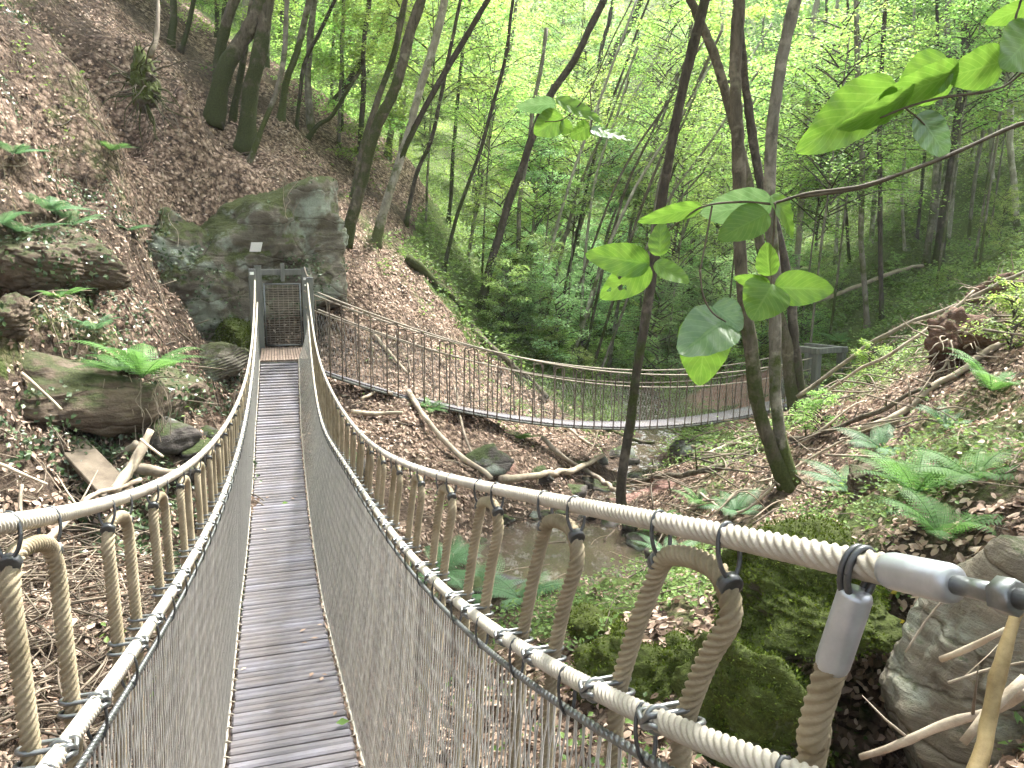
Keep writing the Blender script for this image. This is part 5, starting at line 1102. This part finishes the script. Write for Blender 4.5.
HF, HA = M['hazel_leaf'], M['hazel_leaf_face']
def spray(name_label, base, F, twigs, leaves):
    t = thing('hazel_branch', P(*base, F), name_label, 'branch', 'leafy hazel branches close to the camera')
    for tw in twigs: twig([(x, y, F+dz) for x, y, dz in tw[0]], tw[1], tw[2], t, F)
    for i, l in enumerate(leaves):
        (bx, by), (tx, ty), w, roll = l[:4]; ma = l[4] if len(l) > 4 else HF; dz = l[5] if len(l) > 5 else 0
        dF = random.uniform(-.02, .05)+dz; o = big_leaf(P(bx, by, F), P(tx, ty, F+dF), w*F/FL*1.12, ma, t, roll, random.uniform(.02, .10), random.uniform(.05, .2), i+int(bx), holes=(len(l) > 6)); 
spray('hazel twig with light green leaves hanging in front of the sapling and twin-trunked tree', (790, 205), 1.15,
      [([(1010,128,.15),(950,155,.15),(905,172,.10),(860,186,.04),(810,193,0),(785,200,0),(772,204,0)], 4, 2.5), ([(775,203,0),(774,230,0),(772,262,0),(771,286,0)], 2.5, 1.6), ([(772,204,0),(740,202,0),(700,208,0),(665,235,.02),(653,262,.02)], 2.4, 1.2), ([(700,270,-.02),(703,295,-.03),(712,312,-.03),(726,322,-.03)], 2.2, 1.5), ([(700,270,-.02),(706,240,-.01),(712,206,0)], 1.8, 2)],
      [((772,202),(700,214),38,.35,HA,.03),((768,212),(718,240),34,-.3,HF,-.02),((702,206),(637,222),17,.2),((650,264),(585,254),31,-.1),((650,266),(600,298),32,.1,HF,.02,True),((660,256),(661,221),22,.4),((655,262),(689,284),20,.5),((773,284),(752,319),44,0),((774,287),(834,290),33,.1),((770,276),(766,242),24,.5),((771,196),(796,238),24,.9),((770,284),(733,278),15,.3),((706,312),(700,386),50,.2,HF,-.03),((712,306),(742,330),34,.3,HA,-.02),((728,320),(680,352),50,-.3,HA,-.05)])
spray('blurred hazel leaves on a thin branch crossing the upper right corner', (1030, 118), 1.3,
      [([(1900,-500,.3),(1500,-110,.2),(1250,30,.1),(1060,110,.0),(1010,128,0),(950,155,0),(900,174,0),(860,188,0),(800,197,0)], 5, 3.5), ([(1250,30,.1),(1120,30,.05),(1040,60,0),(1000,88,0),(940,98,0),(905,108,.0),(880,118,0)], 3, 2), ([(905,108,0),(918,118,0),(925,125,0)], 2, 1.5), ([(1250,30,.1),(1120,-30,.05),(1035,-10,0),(1018,10,0),(1015,30,0)], 3, 2)],
      [((898,84),(792,152),52,.25),((915,90),(838,130),34,.9,HF),((960,70),(880,100),42,.6),((950,62),(898,92),44,-.2),((1005,60),(945,78),40,.3),((1040,30),(998,70),50,.2),((918,114),(948,158),32,.5,HA),((1030,5),(985,24),20,.3)])
spray('small cluster of hazel leaves hanging at upper centre before the dark leaning trunks', (585, 100), 1.9,
      [([(900,-900,.4),(760,-420,.3),(680,-140,.1),(640,-20,0),(612,40,0),(590,90,0),(565,118,0),(545,122,0)], 1.6, 1.), ([(590,90,0),(592,118,0),(590,132,0)], 1.4, 1)],
      [((556,104),(516,106),17,.5,HA),((562,116),(534,134),26,-.1),((556,98),(602,122),15,.6),((590,126),(570,137),18,.3,HF),((590,130),(614,137),12,.8,HA),((598,128),(632,142),9,.8,HF),((560,124),(572,130),14,.2)])
mat_simple('yellow_leaf', (.55, .42, .04), (.7, .5, .06), 30, .6)
r_ = np.random.default_rng(88)
for i in range(16):
    t_ = r_.uniform(2.4, 9); d_ = DC(t_)+r_.choice([-1, 1])*r_.uniform(.08, .23); c = B3(t_, d_, ZD(t_)+.010); V, T = leaf_cards(c[None], np.array([[r_.normal(0, .1), r_.normal(0, .1), 1.]]), r_.uniform(.03, .05), .3, .5); m = MB(); m.add(V, None, T, r_.uniform(.2, .8)); o = m.build('fallen_leaf', M['litter_leaf'], None, smooth=False, off=c); o.location = tuple(map(float, c)); tag(o, 'small dry brown leaf lying on the wooden slats', 'leaf', 'dry leaves on the walkway')
# yellow fallen leaves and twiglets on the slats
for (px, py, w) in ((285,504,5),(343,724,9),(27,724,8),(893,618,9),(899,642,7)):
    dd = 6.9 if py == 504 else 3.35
    if px in (285, 343): b = P(px-w, py, dd); tpt = P(px+w, py+1, dd); b[2] = tpt[2] = max(b[2], tpt[2])+.01
    else: g = G(px, py, 2.2); g[2] += .06; b, tpt = g-[.03, 0, 0], g+[.03, 0, .01]
    c = (b+tpt)/2; V, T = leaf_cards(c[None], np.array([[.1, -.5, 1.]]), .06, .3, .6, dirv=np.array([[1., .2, .1]])); m = MB(); m.add(V, None, T, .5); o = m.build('fallen_leaf', M['yellow_leaf'] if px not in (285, 343) else M['hazel_leaf'], None, off=c); o.location = tuple(map(float, c)); tag(o, {285: 'green leaf lying on the slats halfway along the walkway', 343: 'small green leaf on the right edge of the nearest slats', 27: 'single yellow leaf in the brush pile at lower left', 893: 'yellow leaf on the mossy boulder, upper of two', 899: 'orange leaf on the mossy boulder, lower of two'}[px], 'leaf')
SUN_E, SUN_A, SKY_S, EXPO, HAZE, AZ = 4.5, 8, .15, 2.1, .0006, 40
# ------------------------------------------------------------------ camera, light
cd = bpy.data.cameras.new('camera'); cam = bpy.data.objects.new('camera', cd); C.objects.link(cam)
cd.sensor_width = 36; cd.lens = 36*FL/1024; cam.rotation_euler = (math.radians(90)-PITCH, 0, 0); cd.clip_start = .02; cd.clip_end = 2000
bpy.context.scene.camera = cam
SUN_EL, SUN_AZ = math.radians(60), math.radians(AZ)
sd = bpy.data.lights.new('sun', 'SUN'); sd.energy = SUN_E; sd.angle = math.radians(SUN_A); sd.color = (1, .97, .92); so = bpy.data.objects.new('sun', sd); C.objects.link(so)
dv = Vector((math.sin(SUN_AZ)*math.cos(SUN_EL), math.cos(SUN_AZ)*math.cos(SUN_EL), math.sin(SUN_EL))); so.rotation_euler = dv.to_track_quat('Z', 'Y').to_euler()
w = bpy.data.worlds.new('World'); bpy.context.scene.world = w; w.use_nodes = True; nt = w.node_tree; nt.nodes.clear(); k = NT(nt)
sky = k.n('ShaderNodeTexSky', sky_type='NISHITA', sun_disc=False); sky.sun_elevation = SUN_EL; sky.sun_rotation = SUN_AZ; sky.air_density = 1.; sky.dust_density = 4.; sky.ozone_density = 1.
hs = k.n('ShaderNodeHueSaturation', ins={'Color': sky.outputs[0], 'Saturation': .45, 'Value': 1.}).outputs[0]
bg = k.n('ShaderNodeBackground', ins={'Color': hs, 'Strength': SKY_S}); o = k.n('ShaderNodeOutputWorld'); nt.links.new(bg.outputs[0], o.inputs[0])
sc = bpy.context.scene; sc.view_settings.view_transform = 'Standard'; sc.view_settings.look = 'None'; sc.view_settings.gamma = 1; sc.view_settings.exposure = EXPO
sc.cycles.max_bounces = 5; sc.cycles.diffuse_bounces = 3; sc.cycles.glossy_bounces = 2; sc.cycles.transmission_bounces = 4; sc.cycles.transparent_max_bounces = 4
for o in bpy.data.objects:
    if '_b' in o: del o['_b']

def haze():
    m, nt = newmat('haze_air'); v = nt.nodes.new('ShaderNodeVolumePrincipled'); v.inputs['Color'].default_value = (.93, .97, 1, 1); v.inputs['Density'].default_value = HAZE; v.inputs['Anisotropy'].default_value = .2
    o = nt.nodes.new('ShaderNodeOutputMaterial'); nt.links.new(v.outputs[0], o.inputs['Volume']); mb = MB(); box(mb, (0, 30, 45), (1, 0, 0), (0, 1, 0), (0, 0, 1), 470, 470, 100+20); b = mb.build('haze', m, None, smooth=False); stuff(b, 'thin pale haze added to lighten the far trees', 'haze')
    sc.cycles.volume_bounces = 0; sc.cycles.volume_step_rate = 5
if HAZE > 0: haze()  # haze volume added to make the far forest paler and brighter
sc.cycles.use_adaptive_sampling = True; sc.cycles.adaptive_threshold = .04
